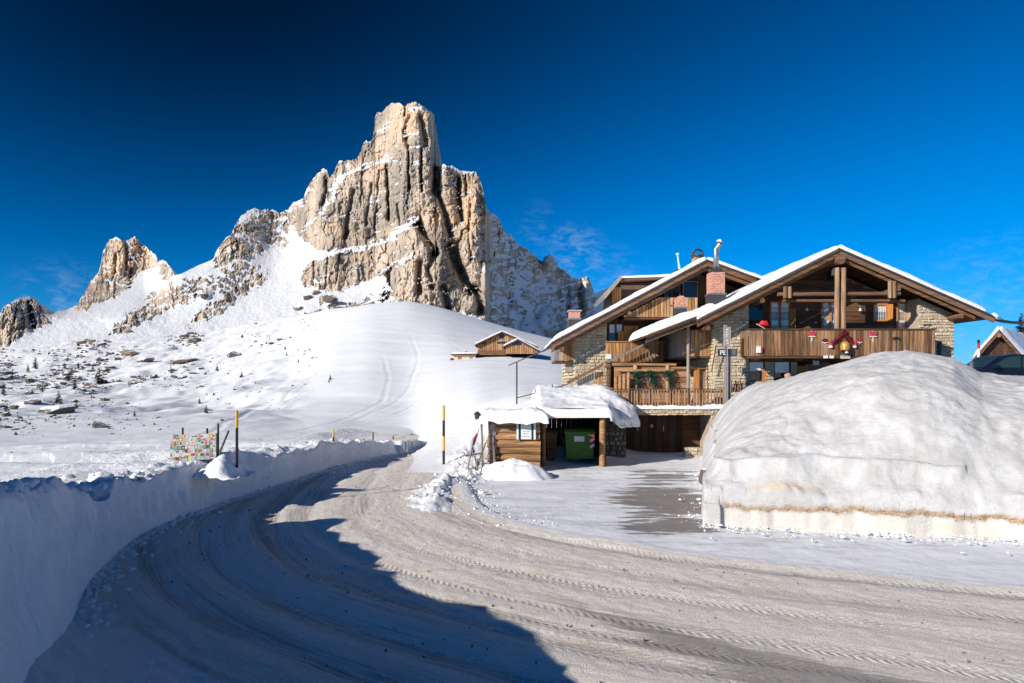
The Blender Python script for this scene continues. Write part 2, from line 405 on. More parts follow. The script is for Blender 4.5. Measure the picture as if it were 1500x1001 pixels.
WP, WT, WH = smooth_path(WALL, 520, WALL_H)
WD = np.gradient(WP, axis=0); WD /= np.linalg.norm(WD, axis=1, keepdims=True)
WN = np.stack([-WD[:, 1], WD[:, 0]], 1)          # points away from the road (to the left)
WH = WH+.28*fbm(WT*.42, WT*0, 4, 5)*sst(46, 40, WT)
WH = np.maximum(WH, .45)
def wall_dist(X, Y):
    """signed distance to the wall base (positive beyond it) and the wall's height there"""
    sh = X.shape; Q = np.stack([X.ravel(), Y.ravel()], 1); d = np.full(len(Q), 1e9); k = np.zeros(len(Q), int)
    for i in range(0, len(WP), 4):
        e = np.hypot(Q[:, 0]-WP[i, 0], Q[:, 1]-WP[i, 1]); m = e < d; d[m] = e[m]; k[m] = i
    s = ((Q-WP[k])*WN[k]).sum(1); return (np.sign(s)*d).reshape(sh), WH[k].reshape(sh)

# ------------------------------------------------------------------ terrain: heights as seen along lines of sight, from near to far
T = {
 -700: [(30, 693), (45, 645), (60, 630), (80, 615), (105, 600), (140, 585), (190, 565), (260, 540), (340, 520)],
 -200: [(30, 670), (45, 645), (60, 632), (80, 617), (105, 602), (140, 587), (190, 567), (260, 542), (340, 520)],
 0:    [(30, 670), (45, 647), (60, 635), (80, 620), (105, 605), (140, 590), (190, 568), (260, 540), (345, 512)],
 150:  [(30, 675), (40, 655), (55, 640), (75, 625), (100, 608), (130, 590), (180, 565), (250, 533), (345, 497)],
 300:  [(30, 690), (45, 650), (60, 635), (75, 622), (95, 605), (130, 580), (180, 550), (250, 518), (345, 487)],
 420:  [(30, 693), (40, 660), (55, 635), (75, 615), (95, 595), (125, 565), (170, 525), (240, 487), (340, 462)],
 480:  [(30, 693), (40, 660), (55, 632), (75, 610), (95, 585), (120, 550), (160, 505), (215, 470), (290, 450)],
 540:  [(30, 693), (40, 660), (52, 641), (70, 616), (90, 588), (120, 540), (160, 492), (205, 458), (245, 444), (290, 450)],
 600:  [(30, 693), (40, 662), (50, 648), (58, 632), (70, 613), (90, 588), (120, 540), (160, 490), (200, 455), (238, 439), (270, 444), (330, 470)],
 650:  [(30, 690), (38, 650), (48, 622), (60, 605), (75, 585), (95, 560), (125, 522), (165, 485), (205, 458), (235, 450), (270, 458), (330, 485)],
 700:  [(30, 693), (35, 660), (40, 625), (50, 595), (65, 575), (90, 553), (125, 520), (165, 492), (205, 470), (235, 466), (270, 474), (330, 500)],
 760:  [(30, 693), (34, 670), (37, 610), (41, 588), (50, 577), (65, 566), (90, 550), (125, 520), (165, 500), (205, 487), (235, 484), (270, 492), (330, 515)],
 820:  [(30, 693), (34.5, 674), (37.5, 595), (41, 587), (50, 577), (70, 563), (100, 542), (140, 520), (190, 504), (235, 499), (270, 506), (330, 525)],
 900:  [(30, 693), (40, 660), (43, 650), (47, 585), (50, 580), (70, 570), (100, 556), (140, 535), (190, 520), (235, 517), (270, 523), (330, 540)],
 1040: [(30, 693), (40, 660), (43, 652), (46, 592), (50, 582), (70, 572), (100, 566), (140, 560), (235, 553), (330, 553)],
 1200: [(30, 693), (34, 678), (40, 595), (50, 585), (70, 575), (100, 569), (140, 566), (235, 563), (330, 562)],
 1500: [(30, 670), (34, 620), (40, 595), (50, 585), (70, 577), (100, 572), (140, 569), (235, 566), (330, 564)],
 2300: [(30, 670), (34, 620), (40, 595), (50, 585), (70, 577), (100, 572), (140, 569), (235, 566), (330, 564)],
}
def build_terrain_grid():
    us = np.concatenate([np.linspace(-1.45, -.8, 40, endpoint=False), np.linspace(-.8, .12, 520, endpoint=False), np.linspace(.12, .8, 160, endpoint=False), np.linspace(.8, 1.5, 20)])
    ys = np.concatenate([np.geomspace(6.5, 60, 230, endpoint=False), np.geomspace(60, 420, 260)])
    xs = us*1000+750; keys = sorted(T)
    Z = np.zeros((len(ys), len(keys)))
    for j, k in enumerate(keys):
        tb = T[k]; Yk = np.array([a for a, b in tb]); zk = np.array([CAMZ+(560-b)*a/1000 for a, b in tb])
        Yk = np.concatenate([[1, 20], Yk, [420]]); zk = np.concatenate([[0, 0], zk, [zk[-1]-(1.5 if k >= 500 else 0)]])
        Z[:, j] = np.interp(np.log(ys), np.log(Yk), zk)
    kk = np.array(keys, float)
    Zg = np.zeros((len(ys), len(us)))
    for i in range(len(ys)): Zg[i] = np.interp(xs, kk, Z[i])
    def blur(A, n, ax):
        for _ in range(n):
            B = np.concatenate([A.take([0], ax), A, A.take([-1], ax)], ax)
            A = (B.take(range(0, A.shape[ax]), ax)+2*A+B.take(range(2, A.shape[ax]+2), ax))/4
        return A
    near = (ys < 60)[:, None]
    Zg = np.where(near, blur(Zg, 4, 0), blur(Zg, 60, 0)); Zg = blur(Zg, 4, 0); Zg = blur(Zg, 90, 1)
    return us, ys, Zg
US, YS, ZG = build_terrain_grid()
UU, YY = np.meshgrid(US, YS); XX = UU*YY
nearm = YY < 70
wd = np.full(XX.shape, 99.0); whh = np.zeros(XX.shape)
wd[nearm], whh[nearm] = wall_dist(XX[nearm], YY[nearm])
plat = np.where(wd > 0, (whh-.06)*sst(.25, 1.1, wd)*(1-.8*sst(7, 26, wd)), 0)*(1-sst(38, 46, YY))
plat += np.where(wd > .8, .10*fbm(XX*.5, YY*.5, 4, 3)*sst(.8, 2, wd)*sst(0, .2, plat), 0)
ZG = np.maximum(ZG, plat)+np.where(wd > 0, 0, 0)
# wind-packed texture of the slopes: drifts, old ski tracks, hummocks among the boulders
far = sst(45, 100, YY)
hum = sst(480, 380, UU*1000+750)
xr = XX*.82-YY*.57; yr = XX*.57+YY*.82
ZG += far*(.24*fbm(xr*.012, yr*.04, 4, 21)+.09*fbm(xr*.03, yr*.34, 3, 22))
ZG += far*hum*(2.0*np.maximum(0, fbm(XX*.045, YY*.03, 5, 23)+.05)+1.1*fbm(XX*.16, YY*.1, 3, 24))
ZG += (YY > 36)*(1-far)*.10*fbm(XX*.3, YY*.3, 3, 25)
ZG -= .06*(YY < 30)
yard = (XX > -3)*(YY > 15)*(YY < 41)
ZG += yard*.05*fbm(XX*.5, YY*.9, 4, 26)
berm = np.exp(-((XX+2.6-.055*(YY-24)-.35*np.sin(YY*.7))/.75)**2)*sst(19.5, 23, YY)*(1-sst(38, 44, YY))   # low bank on the inside of the bend
ZG += berm*(.26+.30*fbm(XX*1.2, YY*1.2, 5, 27)+.10*fbm(XX*5, YY*4, 3, 28))
def terr_z(X, Y):
    i = np.clip(np.searchsorted(YS, Y)-1, 0, len(YS)-2); u = X/Y; j = np.clip(np.searchsorted(US, u)-1, 0, len(US)-2)
    a = (Y-YS[i])/(YS[i+1]-YS[i]); b = (u-US[j])/(US[j+1]-US[j])
    return (ZG[i, j]*(1-b)+ZG[i, j+1]*b)*(1-a)+(ZG[i+1, j]*(1-b)+ZG[i+1, j+1]*b)*a
def ground_at(x, y, ymin=14.0):
    """where the line of sight through (x, y) meets the terrain"""
    u = (x-750)/1000; pr = None
    for Y in YS[YS > ymin]:
        z = terr_z(u*Y, Y)
        if 560-(z-CAMZ)/Y*1000 <= y: return u*Y, Y, float(z)
    return None
SKI = [((395, 640), (600, 492)), ((330, 620), (520, 505)), ((430, 632), (560, 520)), ((300, 640), (470, 560)), ((470, 560), (690, 505)), ((380, 560), (520, 480)), ((450, 628), (640, 560)), ((250, 600), (400, 545)), ((520, 600), (700, 545)), ((560, 470), (690, 520))]
for k_, (pa, pb) in enumerate(SKI):      # old ski tracks across the smooth hill
    ga, gb = ground_at(*pa, 45), ground_at(*pb, 45)
    if not (ga and gb): continue
    ax_, ay_ = ga[:2]; vx_, vy_ = gb[0]-ax_, gb[1]-ay_; l2 = vx_*vx_+vy_*vy_; tt_ = ((XX-ax_)*vx_+(YY-ay_)*vy_)/l2
    bow = .05*math.sqrt(l2)*np.sin(np.clip(tt_, 0, 1)*math.pi)*(1 if k_ % 2 else -1)
    off_ = ((XX-ax_)*vy_-(YY-ay_)*vx_)/math.sqrt(l2)+bow+.4*fbm(tt_*9, tt_*0, 2, 180+k_)
    ins = sst(-.02, .06, tt_)*sst(1.02, .9, tt_)
    ZG += ins*(-.055*np.exp(-((off_)/.30)**2)+.02*np.exp(-((np.abs(off_)-.6)/.3)**2))*(.4+.6*vn(tt_*14, tt_*0, 200+k_))
g = G('ground_snow'); v = g.coord(); n1 = g.noise(v, .25, 5, .6); n2 = g.noise(v, 1.5, 5, .65); n3 = g.noise(v, 18, 4, .7)
c = g.mix(g.ss(n1, .3, .75), (.78, .80, .83), (.84, .855, .88))
yd = g.attr('yard').outputs['Fac']; ys_ = g.noise(g.coord('Object', (.35, 1.3, 1)), 1.6, 6, .7)
c = g.mix(g.math('MULTIPLY', yd, g.ss(ys_, .46, .66, 0, .7)), c, (.56, .55, .545))
wet = g.attr('wet').outputs['Fac']
c = g.mix(g.ss(g.math('ADD', wet, g.math('MULTIPLY', g.math('SUBTRACT', g.noise(g.coord('Object', (.5, 1.6, 1)), 1.3, 5, .65), .5), 1.6)), .42, .62, 0, .85), c, g.mix(n3, (.075, .06, .05), (.26, .22, .19)))
M['ground'] = g.done(c, .75, g.bump(n3, .3, .015, g.bump(n2, .45, .12)))
wet = np.exp(-((XX-5.4)/2.4)**2-((YY-23.2)/4.2)**2)*.88+np.exp(-((XX-4.0)/1.6)**2-((YY-19.0)/1.2)**2)*.5+np.exp(-((XX-6.8)/2.2)**2-((YY-30)/2.5)**2)*.6
wet *= (XX > -1)*(YY < 36)*(YY > 14)
o = grid('snow_ground', np.stack([XX, YY, ZG], -1), M['ground'], attrs={'wet': wet, 'yard': (XX > -2.5)*(XX < 12)*sst(15, 17, YY)*(1-sst(38, 40, YY))*sst(.5, .2, ZG)}, kind='structure')
# the same snow carried on to the horizon, and behind the camera
rr = np.geomspace(300, 5000, 14); aa = np.linspace(0, 2*math.pi, 73)
RA, AA = np.meshgrid(rr, aa); fz = np.where(np.abs(((AA-math.pi/2+math.pi) % (2*math.pi))-math.pi) < 1.1, -25-RA*.01, -6-12*sst(300, 2500, RA)+8*fbm(np.cos(AA)*4+RA/900, np.sin(AA)*4, 3, 77))
o = grid('snow_plain', np.stack([RA*np.cos(AA), RA*np.sin(AA), fz], -1), M['hill_snow'], kind='structure', flip=True)
xb, yb = np.meshgrid(np.linspace(-420, 420, 90), np.concatenate([np.linspace(-420, -30, 40), np.linspace(-28, 9, 40)]))
zb = -.35+.25*fbm(xb*.05, yb*.05, 3, 78)-6*sst(40, 400, np.hypot(xb, yb))
o = grid('snow_field', np.stack([xb, yb, zb], -1), M['hill_snow'], kind='structure')

# ------------------------------------------------------------------ road
RC = [(-3.4, 52), (-3.9, 48), (-4.8, 40), (-5.6, 31), (-5.3, 25), (-4.2, 20), (-2.0, 16.2), (1.6, 13.2), (6.5, 10.8), (13, 8.2), (22, 5.2), (34, 2.0)]
RP, RT, _ = smooth_path(RC, 1000)
RD = np.gradient(RP, axis=0); RD /= np.linalg.norm(RD, axis=1, keepdims=True); RNm = np.stack([RD[:, 1], -RD[:, 0]], 1)   # towards the outside of the bend
S = np.concatenate([np.linspace(-4.3, 4.5, 230, endpoint=False), np.linspace(4.5, 9.5, 110)])
RNm = RNm if (RNm[400]@np.array([-1, -.5])) > 0 else -RNm
inner = -3.7; 
SS, TT = np.meshgrid(S, RT)
RX = RP[:, None, 0]+SS*RNm[:, None, 0]; RY = RP[:, None, 1]+SS*RNm[:, None, 1]
# lateral edge wobble, ruts and tyre tread, crumbly ice
def track(c, wdt): return np.exp(-((SS-c)/wdt)**2)
wob = .30*fbm(TT*.07, SS*0, 2, 31)
trk = [(-2.9, .28, .04), (-1.3, .35, .03), (.2, .30, .035), (1.7, .34, .04), (3.0, .32, .045), (4.3, .34, .05), (5.4, .30, .045), (2.3, .2, .03)]
rut = 0; tread = 0
for k, (c_, w_, d_) in enumerate(trk):
    tk = np.exp(-((SS-c_-wob-.18*np.sin(TT*.05+k))/w_)**2)*(.45+.55*vn(TT*.12, SS*0+k*3.1, 40+k)); rut = rut-tk*d_; tread = tread+tk
fine = .009*fbm(RX*2.2, RY*2.2, 4, 33)+.016*fbm(RX*6, RY*6, 3, 34)
tr_p = .02*np.sin(TT*2*math.pi/.16+3*np.abs(SS*2 % 1-.5))*np.clip(tread, 0, 1)*(vn(TT*.3, SS*1.2, 39) > .35)
side = .42*sst(5.9, 9.2, SS)**1.5*(1+.4*fbm(TT*.4, SS*.4, 3, 37))+.12*np.exp(-((SS+3.5)/.6)**2)*(vn(TT*.4, SS*0, 36))
RZ = .035+rut*1.2+fine*(1+.8*sst(5.6, 7, SS))+side
RZ -= .22*sst(-3.6, -4.25, SS)
g = G('road_snow'); uv = g.coord('UV'); v = g.coord()
st = g.coord('UV', (1.0, .05, 1)); st2 = g.coord('UV', (3.2, .10, 1)); st3 = g.coord('UV', (9, .35, 1))
a1 = g.noise(st, 1.1, 5, .6); a2 = g.noise(st2, 1.2, 5, .65); a3 = g.noise(st3, 1.3, 5, .7)
gr = g.noise(v, 26, 4, .75); gv = g.noise(v, 70, 2, .7); pt = g.noise(v, .55, 5, .6); cl = g.voro(v, 16)
tk = g.attr('track').outputs['Fac']; ed = g.attr('edge').outputs['Fac']
c = g.mix(g.ss(a2, .3, .7), (.90, .83, .74), (.96, .915, .85))
c = g.mix(g.ss(pt, .5, .72, 0, .55), c, (.80, .71, .60))
dirt = g.math('MULTIPLY', g.ss(a1, .50, .66), g.ss(a3, .36, .62)); a4 = g.noise(g.coord('UV', (16, .22, 1)), 1.4, 4, .7); c = g.mix(g.ss(a4, .54, .68, 0, .55), c, (.40, .345, .285))
c = g.mix(g.math('MULTIPLY', dirt, .65), c, (.27, .24, .215))
dk = g.ss(g.math('ADD', tk, g.math('MULTIPLY', g.math('SUBTRACT', a3, .5), 1.1)),   .52, .95, 0, .80); c = g.mix(dk, c, g.mix(gr, (.12, .105, .10), (.36, .33, .31)))
c = g.mix(g.ss(gr, .34, .60), g.mix(.36, c, (.36, .31, .26)), c)
su = g.N.new('ShaderNodeSeparateXYZ'); g.L.new(uv, su.inputs[0])
tw = g.math('SINE', g.math('ADD', g.math('MULTIPLY', su.outputs[1], 42.0), g.math('MULTIPLY', g.math('SINE', g.math('MULTIPLY', su.outputs[0], 24.0)), 1.6)))
twm = g.math('MULTIPLY', tw, g.math('MULTIPLY', g.ss(g.attr('tread').outputs['Fac'], .25, .8), g.ss(a2, .42, .6)))
c = g.mix(g.ss(twm, -.1, -.8, 0, .38), c, g.mix(.5, c, (.2, .18, .16)))
c = g.mix(g.ss(gv, .60, .72, 0, .8), c, (.86, .86, .86))
c = g.mix(g.ss(cl, .06, .14, .55, 0), c, (.16, .14, .12))
c = g.mix(g.ss(g.math('ADD', ed, g.math('MULTIPLY', g.math('SUBTRACT', a2, .5), .8)), .4, .8), c, g.mix(g.ss(gr, .3, .7), (.78, .79, .81), (.87, .88, .90)))
nb = g.bump(gr, .9, .035, g.bump(twm, .7, .03)); nb = g.bump(a3, .18, .03, nb); nb = g.bump(gv, .6, .014, nb)
M['road'] = g.done(c, g.ss(tk, .3, 1, .7, .4), nb)
dark_band = np.exp(-((SS+2.75+wob*.6)/.30)**2)*.95*sst(20, 34, TT)+np.exp(-((SS-.9-2.1*sst(39, 48, TT)-wob)/(.40+.5*sst(40, 50, TT)))**2)*.95*sst(33, 40, TT)+np.exp(-((SS+.2-wob)/.42)**2)*1.0*np.exp(-((TT-30)/5)**2)+np.exp(-((SS+1.6-wob)/.3)**2)*.5*sst(26,34,TT)
lanes = np.clip(np.clip(tread, 0, 1)*.36*(.6+.8*sst(1, 2.5, SS))+dark_band*.7+.35*sst(1.2, 2.2, SS)*(1-sst(5.6, 6.6, SS)), 0, 1.1)
edge = sst(-3.0, -3.6, SS)*.9+sst(5.9, 7.0, SS)*.75
o = grid('road', np.stack([RX, RY, RZ], -1), M['road'], attrs={'track': lanes, 'edge': edge, 'tread': np.clip(tread, 0, 1)}, uv=np.stack([SS, TT], -1), kind='structure')
if np.mean([p.normal.z for p in list(o.data.polygons)[:500]]) < 0: o.data.flip_normals()

# ------------------------------------------------------------------ the cut snow wall: swept profile with a torn crest
nr = len(WP); prof_u = np.concatenate([np.linspace(0, 1, 46), np.linspace(1.02, 1.6, 12), np.linspace(1.75, 5.2, 22)])
PU, PT = np.meshgrid(prof_u, WT)
Hc = WH[:, None]; z = np.where(PU <= 1, Hc*PU, Hc)
off = np.where(PU <= 1, .30*Hc*PU+.25*(PU**3)*0, .30*Hc+(PU-1)*1.35)
roundc = np.exp(-((PU-1)/.07)**2)
face = sst(0, .4, PU)*(1-sst(1.0, 1.15, PU))
off = off-face*(.24*fbm(PT*.45, PU*Hc*.7, 4, 61)+.07*fbm(PT*2.2, PU*Hc*1.6, 4, 62)+.02*fbm(PT*9, PU*Hc*5, 2, 63))
off -= .10*np.exp(-((PU-.93)/.10)**2)*(fbm(PT*.9, PT*0, 2, 64)+.25)
top = sst(.8, 1.05, PU)
zt = .21*fbm(PT*1.1, PU*2.0, 5, 65)+.08*np.maximum(0, fbm(PT*4, PU*6, 2, 66)-.1)*2
z = z+top*zt*(1-.5*sst(1.3, 2.2, PU))-roundc*.05-.02*sst(2.5, 5, PU)-np.where(PU > 1.6, .13*sst(1.6, 5.2, PU), 0)
# a notch bitten out of the crest and blocks thrown up on it
z -= np.clip(Hc-.35, 0, 2)*top*.30*np.exp(-((PT-WT[np.argmin(np.abs(WP[:, 1]-15.6))])/.8)**2)*np.exp(-np.maximum(PU-1, 0)/.9)
z = np.maximum(z, -.02); z[:, 0] = -.06
WX = WP[:, None, 0]+WN[:, None, 0]*off; WY = WP[:, None, 1]+WN[:, None, 1]*off
z[-1] *= .95; 
g = G('cut_snow'); v = g.coord(); n1 = g.noise(v, 1.1, 5, .6); n2 = g.noise(g.coord('Object', (6, 6, 1.2)), 1.0, 5, .65); n3 = g.noise(v, 24, 4, .7)
c = g.mix(g.ss(n1, .3, .7), (.80, .825, .86), (.875, .89, .915)); c = g.mix(g.ss(g.noise(v, 3.5, 4, .6), .6, .78, 0, .25), c, (.6, .58, .55))
M['cut_snow'] = g.done(c, .8, g.bump(n3, .5, .03, g.bump(n2, .9, .09)))
wall_obj = grid('snow_wall', np.stack([WX, WY, z], -1), M['cut_snow'], kind='structure')
if wall_obj.data.polygons[20].normal.x < 0: wall_obj.data.flip_normals()
# end face of the wall where the cutting stops
e = np.stack([WX[-1], WY[-1], z[-1]], -1); e2 = e.copy(); e2[:, 2] = -.1; e2[:, 1] += .25; e2[:, 0] -= .1
o = grid('snow_wall_end', np.stack([e, (e+e2)/2+np.array([.04, .12, .02]), e2]), M['cut_snow'], kind='structure')
# unseen bank left and behind the camera, shaped to throw the bend's long shadow
EDGE = np.array([(5.0, 3.0), (3.4, 5.6), (2.0, 7.6), (.86, 9.1), (.5, 10.3), (-.1, 11.6), (-.75, 12.3), (-1.5, 12.5), (-2.0, 13.0), (-2.5, 14.1), (-3.2, 15.7), (-4.1, 16.8), (-4.8, 18.4), (-5.3, 19.9)])
SL = (EDGE[:, 0]+.75*EDGE[:, 1])/(math.sin(SUN_AZ)+.75*math.cos(SUN_AZ))+1.15; HB = SL*math.tan(SUN_EL)
CR = EDGE-SL[:, None]*np.array([math.sin(SUN_AZ), math.cos(SUN_AZ)])
CR = np.concatenate([CR, [CR[-1]+(-.7, .05), CR[-1]+(-1.6, -.3), CR[-1]+(-4.0, -2.2)]]); HB = np.concatenate([HB, [HB[-1]*.8, HB[-1]*.5, 1.5]])
CP, CT, CH = smooth_path(CR, 420, HB)
CD = np.gradient(CP, axis=0); CD /= np.linalg.norm(CD, axis=1, keepdims=True); CN = np.stack([-CD[:, 1], CD[:, 0]], 1)
if CN[200][0] > 0: CN = -CN
q = np.concatenate([np.linspace(-1.0, 0, 26), np.linspace(.04, 6, 30)]); QQ, QT = np.meshgrid(q, CT)
rise = np.where(QQ < 0, (1-np.abs(QQ)**2.2), 1-.75*sst(.6, 6, QQ))
CH = CH+.10*fbm(CT*1.2, CT*0, 3, 72)+.08*np.maximum(0, fbm(CT*4, CT*0, 2, 73))
zz = CH[:, None]*rise+.10*fbm(QT*.8, QQ*2, 3, 71)*sst(-.9, -.3, QQ)*(np.abs(QQ) > .05)
lat = np.where(QQ < 0, QQ*.55, QQ)+.08*fbm(QT*1.1, QQ*3, 3, 74)*(QQ < -.1)
o = grid('unseen_snow_bank', np.stack([CP[:, None, 0]+CN[:, None, 0]*lat, CP[:, None, 1]+CN[:, None, 1]*lat, zz], -1), M['cut_snow'], kind='structure')

# ------------------------------------------------------------------ mountain: a relief of cliffs, ledges and snowfields
SKY = [(-40, 470), (-12, 470), (0, 461), (5, 450), (20, 440), (35, 434), (50, 437), (60, 447), (66, 459), (74, 461), (85, 455), (95, 455), (112, 447), (119, 437), (127, 425), (131, 413), (145, 400), (148, 385), (152, 365),
       (160, 351), (172, 348), (181, 353), (183, 357), (186, 353), (198, 347), (203, 352), (212, 360), (222, 368), (228, 374), (231, 386), (238, 382), (242, 382), (250, 392), (256, 403), (264, 402),
       (290, 389), (313, 380), (318, 365), (327, 352), (338, 345), (344, 330), (352, 318), (362, 310), (375, 305), (385, 308), (400, 306), (410, 313), (420, 309), (430, 296), (444, 292),
       (449, 278), (456, 266), (464, 254), (474, 248), (479, 250), (482, 263), (490, 252), (495, 240), (498, 236), (508, 235), (522, 233), (528, 222), (533, 207), (537, 205), (541, 209), (545, 204), (548, 192), (549, 175),
       (552, 166), (561, 163), (566, 156), (575, 152), (587, 151), (592, 157), (597, 151), (612, 151), (620, 155), (630, 162), (636, 168), (638, 182), (637, 215), (636, 240), (642, 243), (650, 241), (663, 243), (672, 251),
       (685, 251), (697, 252), (704, 265), (709, 285), (712, 305), (716, 311), (727, 314), (733, 325), (740, 342), (749, 344), (756, 356), (765, 362), (776, 367), (787, 378), (794, 384), (797, 377), (803, 373), (809, 374),
       (815, 382), (820, 393), (828, 396), (838, 407), (850, 409), (854, 405), (862, 406), (868, 420), (870, 431), (876, 428), (890, 422), (905, 420), (925, 440), (960, 480)]
ROCK = [   # outline, how bare
 ([(436, 296), (447, 280), (460, 256), (474, 244), (486, 250), (498, 232), (528, 215), (545, 190), (550, 160), (575, 146), (605, 146), (645, 162), (642, 238), (700, 248), (716, 300), (719, 420), (712, 474), (690, 462), (640, 455), (600, 440), (577, 440), (566, 405), (548, 412), (505, 430), (470, 428), (441, 417), (447, 388), (474, 378), (440, 352), (428, 322)], .90),
 ([(311, 384), (318, 362), (338, 342), (346, 326), (375, 302), (412, 308), (440, 292), (440, 330), (425, 350), (440, 372), (405, 362), (378, 375), (366, 392), (340, 405), (318, 400)], .66),
 ([(156, 492), (185, 460), (225, 440), (265, 422), (300, 415), (312, 425), (290, 440), (262, 452), (215, 472), (182, 488)], .70),
 ([(266, 482), (300, 452), (330, 425), (380, 398), (392, 410), (352, 438), (312, 465), (298, 478)], .68),
 ([(200, 445), (255, 410), (330, 395), (380, 390), (400, 400), (330, 430), (262, 440)], .55),
 ([(108, 454), (127, 420), (144, 384), (156, 346), (204, 342), (229, 366), (233, 390), (206, 404), (190, 426), (160, 440), (128, 456)], .80),
 ([(229, 388), (242, 378), (258, 404), (240, 414), (230, 404)], .75),
 ([(-40, 480), (-5, 450), (35, 430), (52, 434), (72, 460), (62, 475), (30, 500), (-2, 512)], .74),
 ([(716, 305), (735, 318), (795, 380), (805, 368), (832, 398), (864, 402), (872, 432), (870, 500), (790, 500), (700, 470)], .60),
 ([(540, 432), (570, 415), (600, 432), (640, 448), (700, 464), (760, 490), (700, 500), (560, 470), (480, 480), (500, 455)], .58),
 ([(425, 470), (470, 448), (520, 440), (560, 440), (520, 462), (470, 480), (430, 490)], .52),
 ([(470, 432), (500, 440), (492, 452), (468, 450)], .7),
]
SNOWL = [  # snow lying on ledges: polyline, half width, strength
 ([(612, 320), (594, 332), (575, 346), (552, 358), (530, 366), (500, 372), (470, 374), (448, 380)], 5.5, .9), ([(566, 228), (545, 240), (525, 250), (498, 262), (480, 282), (468, 310)], 5, .6), ([(575, 178), (562, 186), (555, 196)], 6, .45),
 ([(592, 226), (574, 230), (560, 236)], 2.5, .6), ([(509, 240), (500, 262), (490, 290)], 6, .5), ([(568, 394), (552, 407), (530, 417), (505, 434)], 5, .8), ([(600, 372), (585, 384), (572, 394)], 4, .8),
 ([(640, 245), (655, 243), (665, 246), (690, 253)], 3, .9), ([(672, 262), (668, 276)], 3, .6), ([(617, 214), (600, 215)], 1.5, .7), ([(630, 415), (645, 425), (660, 436)], 4, .6), ([(680, 420), (692, 432)], 4, .6), ([(596, 168), (612, 156), (628, 164)], 3, .5),
 ([(470, 310), (450, 335), (440, 355)], 6, .5), ([(712, 310), (726, 315)], 2, 1), ([(800, 374), (808, 376)], 3, .8), ([(737, 440), (750, 460), (765, 482)], 4, .7), ([(795, 455), (800, 470), (790, 485)], 8, .8), ([(708, 395), (716, 395)], 3, .9), ([(762, 430), (775, 455), (780, 480)], 7, .5), ([(748, 395), (765, 420)], 4, .4),
 ([(160, 352), (175, 349)], 2, .9), ([(188, 354), (192, 372), (205, 390)], 3, .8), ([(148, 410), (165, 415), (190, 420)], 4, .5), ([(20, 442), (40, 436)], 2, .9), ([(520, 300), (500, 330), (480, 350)], 4, .3), ([(405, 335), (428, 350), (420, 372)], 6, .55), ([(350, 345), (380, 352), (400, 370)], 4, .4)]
CRACK = [  # polyline, half width, depth
 ([(593, 150), (593, 170)], 1.5, 9), ([(566, 243), (568, 274), (569, 300), (570, 322)], 2.2, 16), ([(598, 214), (599, 245), (599, 277)], 1.6, 12), ([(618, 219), (617, 250), (618, 280)], 1.8, 12), ([(599, 172), (592, 192), (597, 214)], 3, 8),
 ([(616, 172), (620, 190), (624, 214)], 4.5, 13), ([(642, 284), (648, 298), (652, 314), (660, 346)], 4, 18), ([(671, 262), (673, 292), (677, 324)], 3.4, 14), ([(681, 253), (684, 285)], 2.4, 10), ([(517, 280), (512, 310), (505, 348)], 3.2, 11),
 ([(611, 325), (622, 344), (637, 366), (636, 372)], 6, 24), ([(616, 385), (614, 405), (613, 428)], 5, 16), ([(660, 362), (671, 389), (683, 411), (690, 425)], 8, 26), ([(698, 422), (703, 456)], 5, 20), ([(478, 262), (477, 282), (473, 300)], 3.2, 12),
 ([(570, 394), (569, 412), (565, 438)], 5, 12), ([(636, 372), (628, 395), (632, 420)], 4, 12), ([(640, 242), (640, 262), (634, 280)], 5, 12), ([(545, 270), (540, 300), (536, 330)], 2, 6), ([(650, 420), (655, 450)], 5, 12), ([(460, 380), (459, 418)], 1.5, 5), ([(480, 378), (476, 424)], 1.5, 5), ([(497, 374), (492, 415)], 1.5, 4),
 ([(184, 352), (186, 372), (184, 395)], 2.5, 9), ([(170, 372), (168, 400), (160, 425)], 2, 6), ([(192, 395), (190, 420)], 3, 8), ([(42, 440), (46, 460), (48, 475)], 4, 12), ([(24, 452), (20, 480)], 2, 6), ([(690, 300), (686, 340), (690, 380)], 2.2, 7), ([(582, 300), (586, 330)], 1.8, 6), ([(530, 255), (528, 300)], 1.6, 5), ([(555, 250), (552, 300), (548, 345)], 1.6, 5)]
BUMP = [(636, 470, 0, 0, 0), (712, 410, 5, 22, 26), (804, 385, 9, 14, 30), (862, 432, 9, 32, 34), (840, 445, 6, 20, 18), (800, 470, 12, 18, 24), (752, 458, 8, 20, 16), (768, 478, 6, 10, 14), (470, 272, 8, 26, 8), (300, 432, 10, 8, 5), (483, 441, 8, 7, 7)]
def seg_dist(x, y, pts):
    d = np.full(x.shape, 1e9)
    for (ax, ay), (bx, by) in zip(pts[:-1], pts[1:]):
        vx, vy = bx-ax, by-ay; t = np.clip(((x-ax)*vx+(y-ay)*vy)/(vx*vx+vy*vy+1e-9), 0, 1)
        d = np.minimum(d, np.hypot(x-ax-t*vx, y-ay-t*vy))
    return d
def poly_sd(x, y, pts):
    ins = np.zeros(x.shape, bool); n = len(pts)
    for i in range(n):
        (x1, y1), (x2, y2) = pts[i], pts[(i+1) % n]
        c = ((y1 > y) != (y2 > y)) & (x < (x2-x1)*(y-y1)/((y2-y1) if y2 != y1 else 1e-9)+x1); ins ^= c
    d = seg_dist(x, y, list(pts)+[pts[0]]); return np.where(ins, d, -d)
